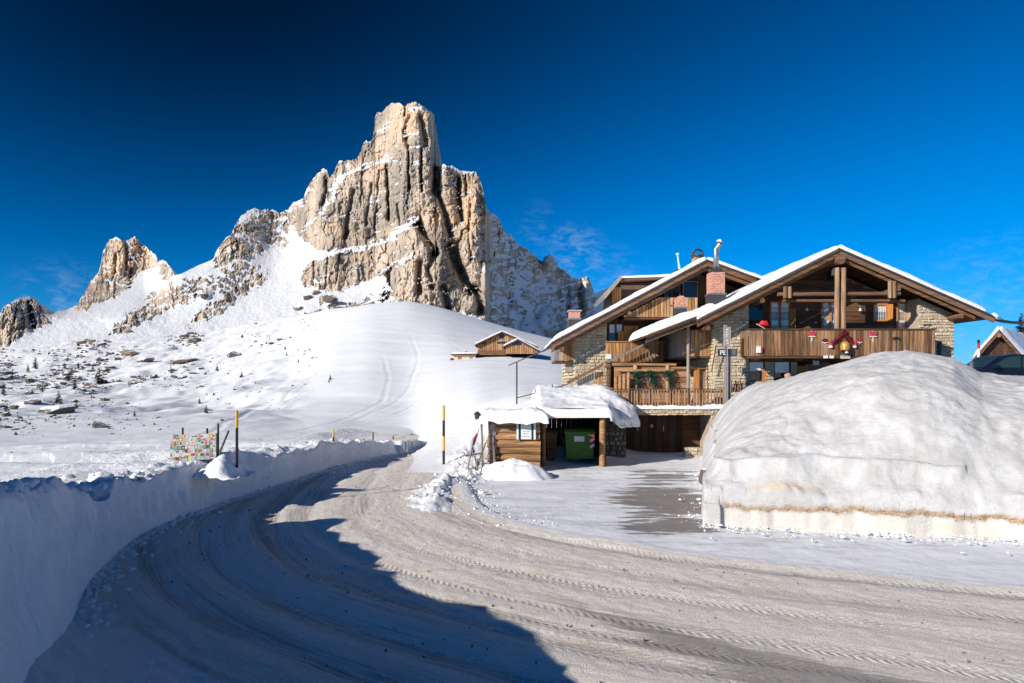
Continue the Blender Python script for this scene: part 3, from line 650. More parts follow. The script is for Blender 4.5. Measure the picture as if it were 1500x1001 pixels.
def build_mountain():
    xs = np.arange(-40, 960, 1.05); nrow = 330
    sk = np.interp(xs, [a for a, b in SKY], [b for a, b in SKY])
    rocky = np.interp(xs, [255, 262, 308, 316, 868, 872], [1, 0, 0, 1, 1, .3])*np.interp(xs, [66, 76, 108, 114], [1, 0, 0, 1])
    sk = sk+(fbm(xs*.22, xs*0, 4, 81)*2.6+fbm(xs*.9, xs*0, 2, 82)*1.0)*rocky
    b = np.interp(xs, [-40, 150, 330, 430, 520, 620, 900, 960], [524, 508, 497, 478, 476, 478, 535, 545])
    D0 = np.interp(xs, [-40, 960], [338, 352])
    X, Y = np.meshgrid(xs, np.arange(552, 140, -1.1))
    wx = X+6*fbm(X*.03, Y*.03, 3, 83)+2.5*fbm(X*.12, Y*.12, 3, 84); wy = Y+5*fbm(X*.03, Y*.03, 3, 85)+2*fbm(X*.12, Y*.12, 3, 86)
    rock = np.zeros(Y.shape)
    for pts, bare in ROCK:
        sd_ = poly_sd(wx, wy, pts); rock = np.maximum(rock, bare*sst(-5, 6, sd_))
    # strata: snow caught on sloping shelves
    sx = (X+.45*Y); sy = (Y*.95+.32*X)
    led = fbm(sx*.05, sy*.30, 4, 87); spk = fbm(X*.16, Y*.22, 4, 88); spk2 = fbm(X*.5, Y*.6, 3, 89)
    bare = rock+.62*spk*(1-np.abs(rock-.5)*1.0)+.34*spk2-.72*np.maximum(0, led-.08)*sst(.2, .5, rock)
    for pts, hw, st in SNOWL:
        bare -= st*np.exp(-(seg_dist(wx+5*spk2, wy+4*spk, pts)/(hw*.8))**2)*(.75+1.1*spk2+.5*spk)
    upper = np.clip((330-Y)/120, 0, 1)*sst(640, 560, X); bare -= .16*upper*sst(-.05, .25, fbm(X*.05, sy*.5, 3, 90))
    bare -= .30*sst(2.6, 0, Y-sk[None])*(fbm(xs*.2, xs*0, 2, 95)[None] > -.15)
    bare += .6*np.exp(-((X-715)/4.5)**2)*sst(300, 320, Y)+.4*np.exp(-((X-640)/5)**2)*sst(170, 185, Y)
    rk = sst(.42, .62, bare)
    # slope of the ground: cliffs steep, snow lying back; summed upwards to give the distance
    cot = 2.3-1.95*rk; cot = cot*(1-.55*sst(480, 640, X)); cot = np.where(X > 714, np.minimum(cot, .45), cot)
    dpx = (-np.diff(Y, axis=0, prepend=Y[:1]))*D0[None]/1000
    Dp = np.cumsum(dpx*cot, axis=0)
    def sm(A, n, ax):
        k = np.exp(-(np.arange(-2*n, 2*n+1)/n)**2); k /= k.sum()
        return np.apply_along_axis(lambda r_: np.convolve(np.pad(r_, 2*n, mode='edge'), k, 'valid'), ax, A)
    Dp = sm(sm(Dp, 26, 1), 6, 0)
    px = .42
    off = np.array([np.interp((552-b[j])/1.1, np.arange(len(Y)), Dp[:, j]) for j in range(len(xs))])
    D = D0[None]+Dp-sm(off, 30, 0)[None]
    # great forms: summit tower round its left side, right buttress standing forward, shaded flank running back
    D += px*3.6*np.maximum(0, X-711)+px*14*sst(708, 722, X)
    D += px*150*sst(262, 232, X)*sst(75, 115, X)*0+70*sst(268, 208, X)*sst(64, 110, X)*sst(470, 400, Y)
    D += px*40*np.exp(-((X-640)/7)**2)*sst(300, 270, Y)
    D -= px*14*np.exp(-((X-600)/26)**2)*sst(330, 300, Y)
    D -= px*26*np.exp(-((X-695)/16)**2)*sst(240, 300, Y)*sst(470, 440, Y)
    D -= px*22*np.exp(-(((X-625)/55)**2+((Y-390)/60)**2))
    for bx, by, sx_, sy_, h in BUMP:
        if h: D -= px*2.0*h*np.exp(-(((X-bx)/sx_)**2+((Y-by)/sy_)**2)**1.5)
    for pts, hw, dep in CRACK:
        dd = seg_dist(X+1.6*fbm(Y*.1, X*.02, 3, 91), Y, pts); D += 1.7*px*dep*np.exp(-(dd/hw)**2)*rk
    # rock relief: upright ribs and gullies, blocks, ledges
    wv = X+4*fbm(X*.04, Y*.02, 3, 92)
    rib = ridged(wv*.055, Y*.010, 4, 93); rib2 = ridged(wv*.17, Y*.035, 4, 94); blk = fbm(X*.12, Y*.14, 4, 96); fin = fbm(X*.45, Y*.28, 3, 97)
    qx = X+.18*Y+7*fbm(X*.05, Y*.04, 3, 191); qy = Y-.22*X+6*fbm(X*.05, Y*.05, 3, 192)
    w1v, w1e = worley(qx*.045, qy*.022, 193); w2v, w2e = worley(qx*.11, qy*.065, 194)
    stp = (Y*.9+.3*X+9*fbm(X*.03, Y*.05, 3, 98))/16.0; saw = (stp-np.floor(stp))
    D += rk*px*(-11*(rib-.6)-4*(rib2-.6)+9*(w1v-.5)+2.2*np.exp(-(w1e/.05)**2)+6*(w2v-.5)+1.2*np.exp(-(w2e/.06)**2)+3.0*blk+2.0*fin+4.5*(saw-.5)*sst(-.2, .3, fbm(X*.03, Y*.03, 2, 99)))
    D += (1-rk)*px*(2.4*fbm(X*.06, Y*.08, 4, 100)+.35*fbm(X*.3, Y*.4, 2, 101))
    t = np.linspace(0, 1, nrow)[:, None]; Yv = b[None]+(sk-b)[None]*t; Xv = np.broadcast_to(xs[None], Yv.shape); yr_ = Y[::-1, 0]
    Dv = np.stack([np.interp(Yv[:, j], yr_, D[::-1, j]) for j in range(len(xs))], 1); Rv = np.stack([np.interp(Yv[:, j], yr_, rk[::-1, j]) for j in range(len(xs))], 1)
    V = np.stack([(Xv-750)*Dv/1000, Dv, CAMZ+(560-Yv)*Dv/1000], -1); rk = Rv
    # crest rolls over to a far side
    back = []
    for i in range(1, 9):
        q_ = V[-1].copy(); q_[:, 1] += 5*i*i; q_[:, 2] -= 1.2*i*i*.9+1.5*i; q_[:, 0] *= 1+.0*i; back.append(q_)
    V = np.concatenate([V, np.stack(back)]); snow = np.concatenate([1-rk, np.repeat((1-rk)[-1:], 8, 0)])
    return V, snow
MV, MS = build_mountain()
o = grid('rocky_mountain', MV, M['mountain'], attrs={'snow': MS}, kind='structure', smooth=False)

# ================================================================== BUILDINGS
def snow_slab(parent, p, q, Y0, Y1, thick, seed, nu=40, nv=50, over=.12, name='roof_snow', bulge=0.0):
    """snow lying on a roof pitch: p and q are the (x, z) of its two edges"""
    u, v = np.meshgrid(np.concatenate([[0, .004, .012], np.linspace(.025, .975, nu), [.988, .996, 1]]), np.concatenate([[0, .003, .01], np.linspace(.022, .978, nv), [.99, .997, 1]]))
    ln = math.hypot(q[0]-p[0], q[1]-p[1])
    x = p[0]+(q[0]-p[0])*u; z0 = p[1]+(q[1]-p[1])*u; y = Y0+(Y1-Y0)*v
    e = np.minimum.reduce([u*ln, (1-u)*ln*3 if False else (1-u)*ln, v*(Y1-Y0), (1-v)*(Y1-Y0)])
    r = min(.35, thick); prof = np.sqrt(np.clip(1-(1-np.clip(e/r, 0, 1))**2, 0, 1))
    th = thick*(1+.30*fbm(x*.9+seed, y*.5, 3, seed)+bulge*np.sin(u*math.pi))
    z = z0+th*prof+.03*fbm(x*3, y*3, 3, seed+1)*prof
    y = y-np.where(v < .05, .10*np.sin(prof*math.pi*.9)*(.6+.6*fbm(x*1.7, x*0, 2, seed+3)), 0)
    V = np.stack([x, y, z], -1)
    o = grid(name, V, M['snow'], parent); 
    if sum(pp.normal.z for pp in list(o.data.polygons)[::50]) < 0: o.data.flip_normals()
    return o
def pitch(parent, name, p, q, Y0, Y1, th, mat):
    d = Vector((q[0]-p[0], q[1]-p[1])).normalized(); n = Vector((-d[1], d[0]))
    if n[1] < 0: n = -n
    return MB().prism([p, q, (q[0]-n[0]*th, q[1]-n[1]*th), (p[0]-n[0]*th, p[1]-n[1]*th)], Y0, Y1).build(name, mat, parent)
def stone_face(parent, x0, x1, Y, z0, ztop, holes=(), seed=1, mat='stone', rows=(.13, .24), lens=(.16, .5), ax='x', name='stone_facing'):
    """courses of rough stones; ztop may be a function of x"""
    r = random.Random(seed); st = random.getstate(); random.seed(seed); b = MB(); z = z0
    zt = ztop if callable(ztop) else (lambda x: ztop)
    while z < max(zt(x0), zt(x1), zt((x0+x1)/2)):
        h = r.uniform(*rows); x = x0
        while x < x1-.02:
            l = min(r.uniform(*lens), x1-x)
            if x1-(x+l) < .08: l = x1-x
            top = min(zt(x), zt(x+l)); zz1 = min(z+h, top)
            if zz1-z > .05 and not any(x+l > a and x < c and zz1 > bb and z < d for a, c, bb, d in holes):
                b.stone(x+.012, x+l-.012, Y, z+.012+r.uniform(-.012, .012), zz1-.012, r.uniform(.03, .075), r.random(), ax)
            x += l
        z += h
    random.setstate(st)
    return b.build(name, M[mat], parent, kind='stuff')
def boards(parent, name, x0, x1, Y, z0, z1, n, mat, th=.03, gap=.012, vertical=True, ax='x', jag=0.0, ztop=None, zbot=None):
    """separate boards side by side, each an object"""
    cache = {}
    for i in range(n):
        if vertical:
            w_ = (x1-x0)/n; a = x0+w_*i+gap/2; c = a+w_-gap; t = z1 if ztop is None else ztop((a+c)/2); bt = z0 if zbot is None else zbot((a+c)/2)
            if t-bt < .05: continue
            j = random.uniform(-jag, jag); dy = random.uniform(-.008, .008)
            b = MB()
            if ax == 'x': b.box(a, c, Y+dy, Y+th+dy, bt+j, t+j*.5)
            else: b.box(Y+dy, Y+th+dy, a, c, bt+j, t+j*.5)
        else:
            h = (z1-z0)/n; a = z0+h*i+gap/2; dy = random.uniform(-.008, .008); b = MB()
            if ax == 'x': b.box(x0, x1, Y+dy, Y+th+dy, a, a+h-gap)
            else: b.box(Y+dy, Y+th+dy, x0, x1, a, a+h-gap)
        b.build(name, M[mat], parent)
def window(parent, x0, x1, z0, z1, Y, frame='wood_shutter', panes=1, fw=.07, curtain=0.0, glass=None, name='window'):
    b = MB(); b.box(x0, x0+fw, Y-.05, Y+.05, z0, z1); b.box(x1-fw, x1, Y-.05, Y+.05, z0, z1); b.box(x0+fw, x1-fw, Y-.05, Y+.05, z0, z0+fw); b.box(x0+fw, x1-fw, Y-.05, Y+.05, z1-fw, z1)
    for k in range(1, panes):
        xm = x0+(x1-x0)*k/panes; b.box(xm-fw*.7, xm+fw*.7, Y-.045, Y+.045, z0+fw, z1-fw)
    wf = b.build(name, M[frame], parent)
    for k in range(panes):
        a = x0+(x1-x0)*k/panes+fw*.8; c = x0+(x1-x0)*(k+1)/panes-fw*.8
        MB().box(a, c, Y-.006, Y+.006, z0+fw*.8, z1-fw*.8).build('pane', M[glass or ('pane_clear' if curtain else 'pane_dark')], wf)
        if curtain:
            n = 14; zc0 = z1-fw-(z1-z0-2*fw)*curtain
            U, VV = np.meshgrid(np.linspace(0, 1, 40), np.linspace(0, 1, 4)); cx = a+(c-a)*U
            grid('curtain', np.stack([cx, Y+.045+.006*np.sin(U*n*3.1)+0*VV, zc0+(z1-fw-zc0)*VV], -1), M['curtain'], wf)
        if curtain or glass is None:
            MB().box(a-.02, c+.02, Y+.16, Y+.18, z0+fw*.5, z1-fw*.5).build('reveal', M['metal_dark'], wf)
    return wf

# ------------------------------------------------------------------ the right-hand chalet
YF = 38.0; YR = 36.8; YB = 50.0; RX0, RZ0 = PX(1230, 36.8), PZ(363.5, 36.8)      # facade, front of the roof, back, ridge
def zr(x): return RZ0-.500*(RX0-x) if x < RX0 else RZ0-.436*(x-RX0)
ch = thing('chalet', 'large stone and timber chalet with wide snowy gable roof and decorated plank balcony', 'chalet', (17.5, YF, 2.6))
EL, ER = PX(1021, YR), PX(1455.5, YR)
pitch(ch, 'roof', (EL, zr(EL)), (RX0, RZ0), YR, YB, .10, M['wood_dark'])
pitch(ch, 'roof', (RX0, RZ0), (ER, zr(ER)), YR, YB, .10, M['wood_dark'])
snow_slab(ch, (EL+.05, zr(EL+.05)), (RX0-.02, RZ0), YR+.02, YB, .27, 3)
snow_slab(ch, (RX0+.02, RZ0), (ER-.35, zr(ER-.35)), YR+.02, YB, .29, 4)
# verge boards: a dark tile edge, a broad pale board, a lower darker board set back
for (a, c_) in ((EL, RX0), (RX0, ER)):
    for nm, d0, d1, yy, mt in (('verge_board', .08, .17, YR-.10, 'metal_dark'), ('verge_board', .18, .42, YR-.06, 'wood_beam'), ('verge_board', .44, .62, YR+.14, 'wood_beam')):
        a_, b_ = (a, c_) if d0 < .4 else (a+(.5 if a < RX0-1 else 0), c_-(.9 if c_ > RX0+1 else 0))
        MB().prism([(a_, zr(a_)-d0), (b_, zr(b_)-d0), (b_, zr(b_)-d1), (a_, zr(a_)-d1)], yy, yy+.06).build(nm, M[mt], ch)
# underside boards and purlins
for i, xx in enumerate((10.6, 13.55, 20.9, 24.3)):
    MB().tube([(xx, YR+.1, zr(xx)-.62-.14), (xx, 44, zr(xx)-.76)], .14, 9).build('purlin', M['wood_beam'], ch)
MB().tube([(RX0, YR-.12, RZ0-.62), (RX0, 44, RZ0-.62)], .27, 12).build('ridge_beam', M['wood_beam'], ch)
for k in range(18):
    xx = EL+.35+(ER-EL-.7)*k/17
    MB().bar((xx, YR+.12, zr(xx)-.20), (xx, YF+1.5, zr(xx)-.20), .10, .14).build('rafter', M['wood_dark'], ch)
# body
poly = [(11.25, -.3), (24.6, -.3), (24.6, zr(24.6)-.35), (RX0, RZ0-.35), (11.25, zr(11.25)-.35)]
MB().prism(poly, YF+1.72, YB-.5).build('wall', M['mortar_wall'], ch)
MB().prism([(24.62, zr(24.62)-.62), (ER-.25, zr(ER-.25)-.34), (ER-.25, zr(ER-.25)-.12), (24.62, zr(24.62)-.12)], YR+.25, YB-1).build('soffit', M['wood_dark'], ch)
MB().prism([(11.25, 0), (13.18, 0), (13.18, zr(13.18)-.42), (11.25, zr(11.25)-.42)], YF, YF+1.7).build('pier', M['mortar_wall'], ch)
MB().prism([(22.62, 2), (24.6, 2), (24.6, zr(24.6)-.42), (22.62, zr(22.62)-.42)], YF, YF+1.7).build('pier', M['mortar_wall'], ch)
stone_face(ch, 11.25, 13.18, YF, 1.5, lambda x: zr(x)-.45, seed=2)
stone_face(ch, 22.62, 24.6, YF, 3.4, lambda x: zr(x)-.45, seed=3)
stone_face(ch, YF+.02, YF+1.7, 11.25, 1.5, zr(11.25)-.5, seed=4, ax='y'); stone_face(ch, YF+1.75, YB-.6, 11.25, 1.5, zr(11.25)-.55, seed=44, ax='y', rows=(.2, .3), lens=(.3, .7))
# ground floor under the balcony
gz0, gz1 = 2.6, 5.28
W1 = (PX(1095, YF), PX(1121, YF), PZ(559, YF), PZ(529, YF)); W2 = (PX(1134, YF), PX(1159, YF), PZ(563, YF), PZ(529, YF))
MB().box(13.2, 13.24, YF+.02, YF+1.7, gz0, gz1).box(W1[1], W2[0], YF+.02, YF+1.7, gz0, gz1).box(W2[1], PX(1168, YF), YF+.02, YF+1.7, gz0, gz1).box(13.24, W1[1], YF+.02, YF+1.7, gz0, W1[2]).box(W2[0], W2[1], YF+.02, YF+1.7, gz0, W2[2]).build('lower_wall', M['mortar_wall'], ch)
stone_face(ch, W1[1]+.02, W2[0]-.02, YF+.02, 3.4, gz1, seed=5, lens=(.18, .4)); stone_face(ch, 13.2, W2[1], YF+.02, 3.2, W1[2]-.02, seed=6); stone_face(ch, W2[1]+.03, PX(1168, YF)-.02, YF+.02, 3.4, gz1, seed=7, lens=(.12, .26))
window(ch, *W1, YF+.12, 'wood_darkv', 1, .06, curtain=.48); window(ch, *W2, YF+.12, 'wood_darkv', 1, .06, curtain=.5)
boards(ch, 'shutter', PX(1116, YF), PX(1123, YF), YF-.02, W1[2], PZ(540, YF), 1, 'wood_shutter')
MB().box(PX(1168, YF), PX(1184, YF), YF-.05, YF+.02, 3.0, PZ(536, YF)).build('door', M['wood_shutter'], ch)
MB().box(PX(1184, YF), PX(1206, YF), YF+.28, YF+.34, 3.0, PZ(533, YF)).build('door', M['wood_post'], ch)
MB().box(PX(1204, YF), PX(1216, YF), YF+.15, YF+.33, 3.0, gz1).build('door_post', M['wood_post'], ch)
window(ch, PX(1216, YF), PX(1250, YF), PZ(556, YF), PZ(533, YF), YF+.2, 'wood_shutter', 1, .05)
MB().box(PX(1250, YF), 22.6, YF+.02, YF+1.7, gz0, gz1).build('lower_wall', M['mortar_wall'], ch)
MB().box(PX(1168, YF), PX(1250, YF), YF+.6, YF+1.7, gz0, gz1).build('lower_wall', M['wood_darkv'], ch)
# lintel beams under the balcony
MB().box(13.2, 22.6, YF-.16, YF+.1, 5.12, 5.40).build('lintel', M['wood_dark'], ch)
for k in range(9): 
    xx = 13.3+k*1.15; MB().tube([(xx, 36.75, 5.27), (xx, YF, 5.27)], .10, 8).build('joist', M['wood_dark'], ch)
# upper wall of dark boards, set back under the roof
uz0 = 5.45; YU = YF+1.15
zs = np.arange(uz0, 10.6, .26)
for z_ in zs:
    a = max(13.2, RX0-(RZ0-.55-z_-.26)/.5); c_ = min(22.6, RX0+(RZ0-.55-z_-.26)/.436)
    if c_-a > .3: MB().box(a, c_, YU+random.uniform(-.01, .01), YU+.06, z_+.008, z_+.252).build('wall_board', M['wood_dark'], ch)
MB().box(13.2, 22.6, 36.66, YU, 5.40, 5.45).build('balcony_floor', M['wood_dark'], ch)
def pw(x0, x1, y0, y1, Y): return PX(x0, Y), PX(x1, Y), PZ(y1, Y), PZ(y0, Y)
YW = YU-.05
window(ch, *pw(1096, 1119, 443, 470, YW), YW, 'wood_dark', 1, .07, glass='pane_dark')
window(ch, *pw(1127, 1158, 441, 500, YW), YW, 'wood_shutter', 2, .09, curtain=1.0, name='french_window'); window(ch, *pw(1203, 1229, 441, 500, YW), YW, 'wood_shutter', 2, .09, curtain=1.0, name='french_window')
window(ch, *pw(1279, 1300, 445, 471, YW), YW, 'wood_shutter', 1, .09, curtain=1.0); window(ch, *pw(1313, 1342, 443, 500, YW), YW, 'wood_shutter', 2, .09, curtain=1.0, name='french_window')
for x0, x1, y0, y1 in ((1158, 1164, 452, 500), (1299, 1306, 446, 471)):
    a = pw(x0, x1, y0, y1, YW-.1); MB().bar((a[0], YW-.02, (a[2]+a[3])/2), (a[1], YW-.25, (a[2]+a[3])/2), .05, a[3]-a[2]).build('shutter', M['wood_shutter'], ch)
window(ch, *pw(1208, 1222, 396, 413, YW), YW, 'wood_dark', 1, .06, glass='pane_dark')
for x_ in (1180, 1258):
    l = MB().tube([(PX(x_, YW), YW, PZ(449, YW)), (PX(x_, YW), YW-.18, PZ(449, YW)), (PX(x_, YW), YW-.18, PZ(452, YW))], .025, 6).build('wall_lamp', M['metal'], ch)
    MB().lathe((PX(x_, YW), YW-.18, PZ(456, YW)), [(.09, 0), (.07, .1), (.03, .14)], 8).build('lamp_shade', M['curtain'], l)
# paired king posts, tie beams, short struts
YP = 36.9
for x_ in (1225.5, 1235): MB().tube([(PX(x_, YP), YP, 5.4), (PX(x_, YP)+.04, YP, RZ0-1.05)], [.15, .125], 10).build('post', M['wood_post'], ch)
for x_ in (1303.5, 1310): MB().tube([(PX(x_, YP), YP, PZ(437, YP)), (PX(x_, YP), YP, PZ(412, YP))], .10, 8).build('strut', M['wood_post'], ch)
for x_ in (1150, 1157): MB().tube([(PX(x_, YP), YP, PZ(437, YP)), (PX(x_, YP), YP, PZ(420, YP))], .10, 8).build('strut', M['wood_post'], ch)
MB().tube([(PX(1140, YP), YP+.12, PZ(431, YP)), (PX(1320, YP), YP+.12, PZ(430, YP))], .11, 9).build('tie_beam', M['wood_beam'], ch)
MB().tube([(PX(1150, YP), YP+.3, PZ(440, YP)), (PX(1330, YP), YP+.3, PZ(440, YP))], .09, 9).build('tie_beam', M['wood_beam'], ch)
MB().box(RX0-.22, RX0+.22, YR+.35, YR+.5, RZ0-1.42, RZ0-1.02).build('ridge_bracket', M['metal'], ch)
# balcony: every board on its own
bx0, bx1, by = PX(1097, 36.6), PX(1370, 36.6), 36.6
bal = MB().box(bx0, bx1, by+.06, by+.14, 5.62, 5.74).box(bx0, bx1, by+.06, by+.14, 6.55, 6.67).build('balcony', M['wood_dark'], ch)
boards(bal, 'plank', bx0, bx1, by, 5.42, 6.80, 52, 'wood_balcony', .035, .02, jag=.012)
MB().box(bx0-.05, bx1+.05, by-.06, by+.16, 6.805, 6.87).build('handrail', M['wood_dark'], bal)
boards(bal, 'plank', by+.15, YF-.05, bx0-.02, 5.42, 6.80, 6, 'wood_balcony', .035, .02, ax='y'); boards(bal, 'plank', by+.15, YF-.05, bx1, 5.42, 6.80, 6, 'wood_balcony', .035, .02, ax='y')
MB().box(bx0, bx1, by-.02, by+.2, 5.28, 5.40).build('edge_beam', M['wood_dark'], bal)
MB().box(PX(1374, YF)-.05, PX(1376, YF)+.05, YF-.12, YF-.02, 5.4, 6.3).build('downpipe', M['metal_dark'], ch)
MB().box(PX(1352, YF), PX(1364, YF), YF-.06, YF-.08+.04, PZ(478, YF), PZ(475, YF)).build('vent_slot', M['metal_dark'], ch)
# lower roof over the side gallery
YL = 37.1; pA, pB = (PX(947, YL), PZ(491, YL)), (PX(1034, YL), PZ(458, YL))
pitch(ch, 'gallery_roof', pA, pB, YL, 46.5, .12, M['wood_dark'])
snow_slab(ch, (pA[0]+.06, pA[1]), (pB[0]+.6, pB[1]+.22), YL+.05, 46.5, .38, 9, bulge=.25)
for k in range(3): MB().prism([(pA[0]-.02*k, pA[1]-.13-.10*k), (pB[0], pB[1]-.13-.10*k), (pB[0], pB[1]-.21-.10*k), (pA[0]-.02*k, pA[1]-.21-.10*k)], YL-.08+.05*k, YL-.02+.05*k).build('verge_board', M['wood_darkv' if k < 2 else 'wood_beam'], ch)
gx0, gx1, gy0, gy1, gzb, gzt = 9.62, 10.72, 38.5, 45.0, 5.46, 6.95
gal = MB().box(gx0+.05, gx1+.5, gy0+.05, gy1, gzb-.08, gzb).build('gallery', M['wood_dark'], ch)
boards(gal, 'plank', gx0, 11.2, gy0, gzb, gzt, 7, 'wood_warm', .035, .02); boards(gal, 'plank', gy0+.05, gy1, gx0, gzb, gzt, 26, 'wood_grey', .035, .014, ax='y')
MB().box(gx0+.4, 11.2, gy0+.3, gy1, gzb+.1, pA[1]+.2).build('gallery_wall', M['wood_darkv'], ch)
MB().tube([(PX(1008, 38), 38, 2.7), (PX(1008, 38), 38, PZ(478, 38))], .085, 8).build('post', M['wood_grey'], ch)
# eaves gutter running on to the right
MB().tube([(ER, 37, zr(ER)-.15), (ER+.7, 37.2, zr(ER)-.28), (ER+1.6, 37.6, zr(ER)-.33), (ER+3.2, 38, zr(ER)-.30)], [.10, .09, .08, .08], 8).build('gutter', M['metal_dark'], ch)
MB().tube([(ER-.02, 36.8, zr(ER)+.0), (ER+.3, 37.0, zr(ER)-.10), (ER+.75, 37.2, zr(ER)-.18)], [.14, .13, .04], 8).build('gutter_snow', M['snow'], ch, smooth=True)
# chimneys of this chalet
def chimney(x0, x1, yb, yt, Y, parent, cap=None, base=.35, bricks=True):
    a, c_, zb, zt = PX(x0, Y), PX(x1, Y), PZ(yb, Y), PZ(yt, Y); wd_ = c_-a
    cm = MB().box(a+.03, c_-.03, Y+.03, Y+wd_-.03, zb-.4, zt-.02).build('chimney', M['mortar'], parent)
    MB().box(a-.05, c_+.05, Y-.05, Y+wd_+.05, zb-.5, zb+base).build('flashing', M['metal_dark'], cm)
    MB().box(a-.08, c_+.08, Y-.08, Y+wd_+.08, zb+base, zb+base+.09).build('ledge', M['metal'], cm)
    z_ = zb+base+.1; row = 0
    while z_ < zt-.05:
        h = min(.13, zt-z_); x_ = a-(.13 if row % 2 else 0)
        while x_ < c_:
            l0, l1 = max(x_, a), min(x_+.27, c_)
            if l1-l0 > .04: MB().box(l0+.006, l1-.006, Y, Y+.05, z_+.006, z_+h-.006).build('brick', M['brick'], cm)
            x_ += .27
        MB().box(a, a+.05, Y+.06, Y+wd_, z_+.006, z_+h-.006).build('brick', M['brick'], cm); MB().box(c_-.05, c_, Y+.06, Y+wd_, z_+.006, z_+h-.006).build('brick', M['brick'], cm)
        z_ += h; row += 1
    return cm, (a+c_)/2, Y+wd_/2, zt
cm, cx_, cy_, cz_ = chimney(1041, 1062, 441, 398, 38.6, ch)
MB().prism([(cx_-.42, cz_), (cx_+.42, cz_), (cx_+.2, cz_+.22), (cx_-.2, cz_+.22)], cy_-.3, cy_+.3).build('hood', M['metal_dark'], cm)
MB().tube([(cx_+.02, cy_, cz_), (cx_+.02, cy_, PZ(371, cy_)), (cx_+.05, cy_, PZ(366, cy_)), (cx_+.16, cy_, PZ(359, cy_)), (cx_+.24, cy_, PZ(356, cy_))], [.17, .15, .15, .17, .20], 12).build('flue', M['metal'], cm, smooth=True)
MB().tube([(cx_+.10, cy_, PZ(360, cy_)), (cx_+.2, cy_, PZ(354.5, cy_)), (cx_+.30, cy_, PZ(352, cy_))], [.05, .17, .10], 10).build('snow_cap', M['snow'], cm, smooth=True)
cm2, cx_, cy_, cz_ = chimney(991, 1005, 459, 437, 38.4, ch, base=.25)
MB().prism([(cx_-.30, cz_), (cx_+.30, cz_), (cx_+.1, cz_+.14), (cx_-.1, cz_+.14)], cy_-.25, cy_+.25).build('hood', M['brick'], cm2); MB().tube([(cx_, cy_, cz_), (cx_, cy_, cz_+.3)], .03, 6).build('finial', M['metal_dark'], cm2)

# ------------------------------------------------------------------ the left-hand chalet, set further back
YF2, YR2, YB2 = 43.0, 41.7, 54.0; QX, QZ = PX(1036, YR2), PZ(380, YR2)
def zq(x): return QZ-.530*(QX-x) if x < QX else QZ-.36*(x-QX)
c2 = thing('chalet', 'stone chalet set back behind the log wind screen, with orange shutters and a dormer', 'chalet', (7, YF2, 2.6))
LE, RE = PX(808, YR2), 17.5
pitch(c2, 'roof', (LE, zq(LE)), (QX, QZ), YR2, YB2, .10, M['wood_dark']); pitch(c2, 'roof', (QX, QZ), (RE, zq(RE)), YR2, YB2, .10, M['wood_dark'])
snow_slab(c2, (LE+.1, zq(LE+.1)), (QX-.02, QZ), YR2+.02, YB2, .27, 13); snow_slab(c2, (QX+.02, QZ), (RE, zq(RE)), YR2+.02, YB2, .28, 14)
for (a, c_) in ((LE, QX), (QX, RE)):
    for d0, d1, yy, mt in ((.08, .16, YR2-.10, 'metal_dark'), (.17, .42, YR2-.06, 'wood_beam'), (.44, .66, YR2+.14, 'wood_beam')):
        MB().prism([(a, zq(a)-d0), (c_, zq(c_)-d0), (c_, zq(c_)-d1), (a, zq(a)-d1)], yy, yy+.06).build('verge_board', M[mt], c2)
for k in range(12):
    xx = LE+.4+k*1.0; MB().bar((xx, YR2+.22, zq(xx)-.2), (xx, YF2+1.4, zq(xx)-.2), .1, .14).build('rafter', M['wood_dark'], c2)
for xx in (3.1, 7.2): MB().tube([(xx, YR2+.1, zq(xx)-.78), (xx, 48, zq(xx)-.78)], .13, 8).build('purlin', M['wood_beam'], c2)
sx0, sx1 = PX(842, YF2), PX(889, YF2)
MB().prism([(sx0, 2), (16.5, 2), (16.5, zq(16.5)-.4), (QX, QZ-.4), (sx0, zq(sx0)-.4)], YF2+1.5, YB2-.4).build('wall', M['wood_darkv'], c2)
MB().prism([(sx0, 1.5), (sx1, 1.5), (sx1, zq(sx1)-.42), (sx0, zq(sx0)-.42)], YF2, YF2+1.5).build('pier', M['mortar_wall'], c2)
stone_face(c2, sx0, sx1, YF2, 2.6, lambda x: zq(x)-.45, seed=21); stone_face(c2, YF2, YB2-.5, sx0, 2.6, zq(sx0)-.5, seed=22, ax='y', rows=(.18, .28), lens=(.3, .6))
MB().box(sx0-.35, sx0, YF2+.3, YF2+4, 1.5, 4.2).build('plinth', M['mortar_wall'], c2); stone_face(c2, sx0-.35, sx0-.01, YF2+.3, 2.6, 4.2, seed=23)
# box balcony on the left corner
q0, q1 = PX(813, YF2), PX(842, YF2)
bb = MB().box(q0+.02, q1, YF2+.1, YF2+4, PZ(531, YF2), PZ(528.5, YF2)).build('side_balcony', M['wood_dark'], c2)
boards(bb, 'plank', PX(822, YF2), q1, YF2, PZ(528, YF2), PZ(499, YF2), 5, 'wood_warm', .035, .02)
boards(bb, 'plank', q0, PX(822, YF2), YF2+.02, PZ(528.5, YF2), PZ(501, YF2), 3, 'wood_grey', .035, .012); boards(bb, 'plank', YF2+.05, YF2+4, q0-.03, PZ(528.5, YF2), PZ(500, YF2), 14, 'wood_grey', .035, .014, ax='y')
MB().box(PX(829, YF2), PX(840, YF2), YF2+.5, YF2+.62, PZ(545, YF2), PZ(531, YF2)).build('side_panel', M['wood_grey'], c2)
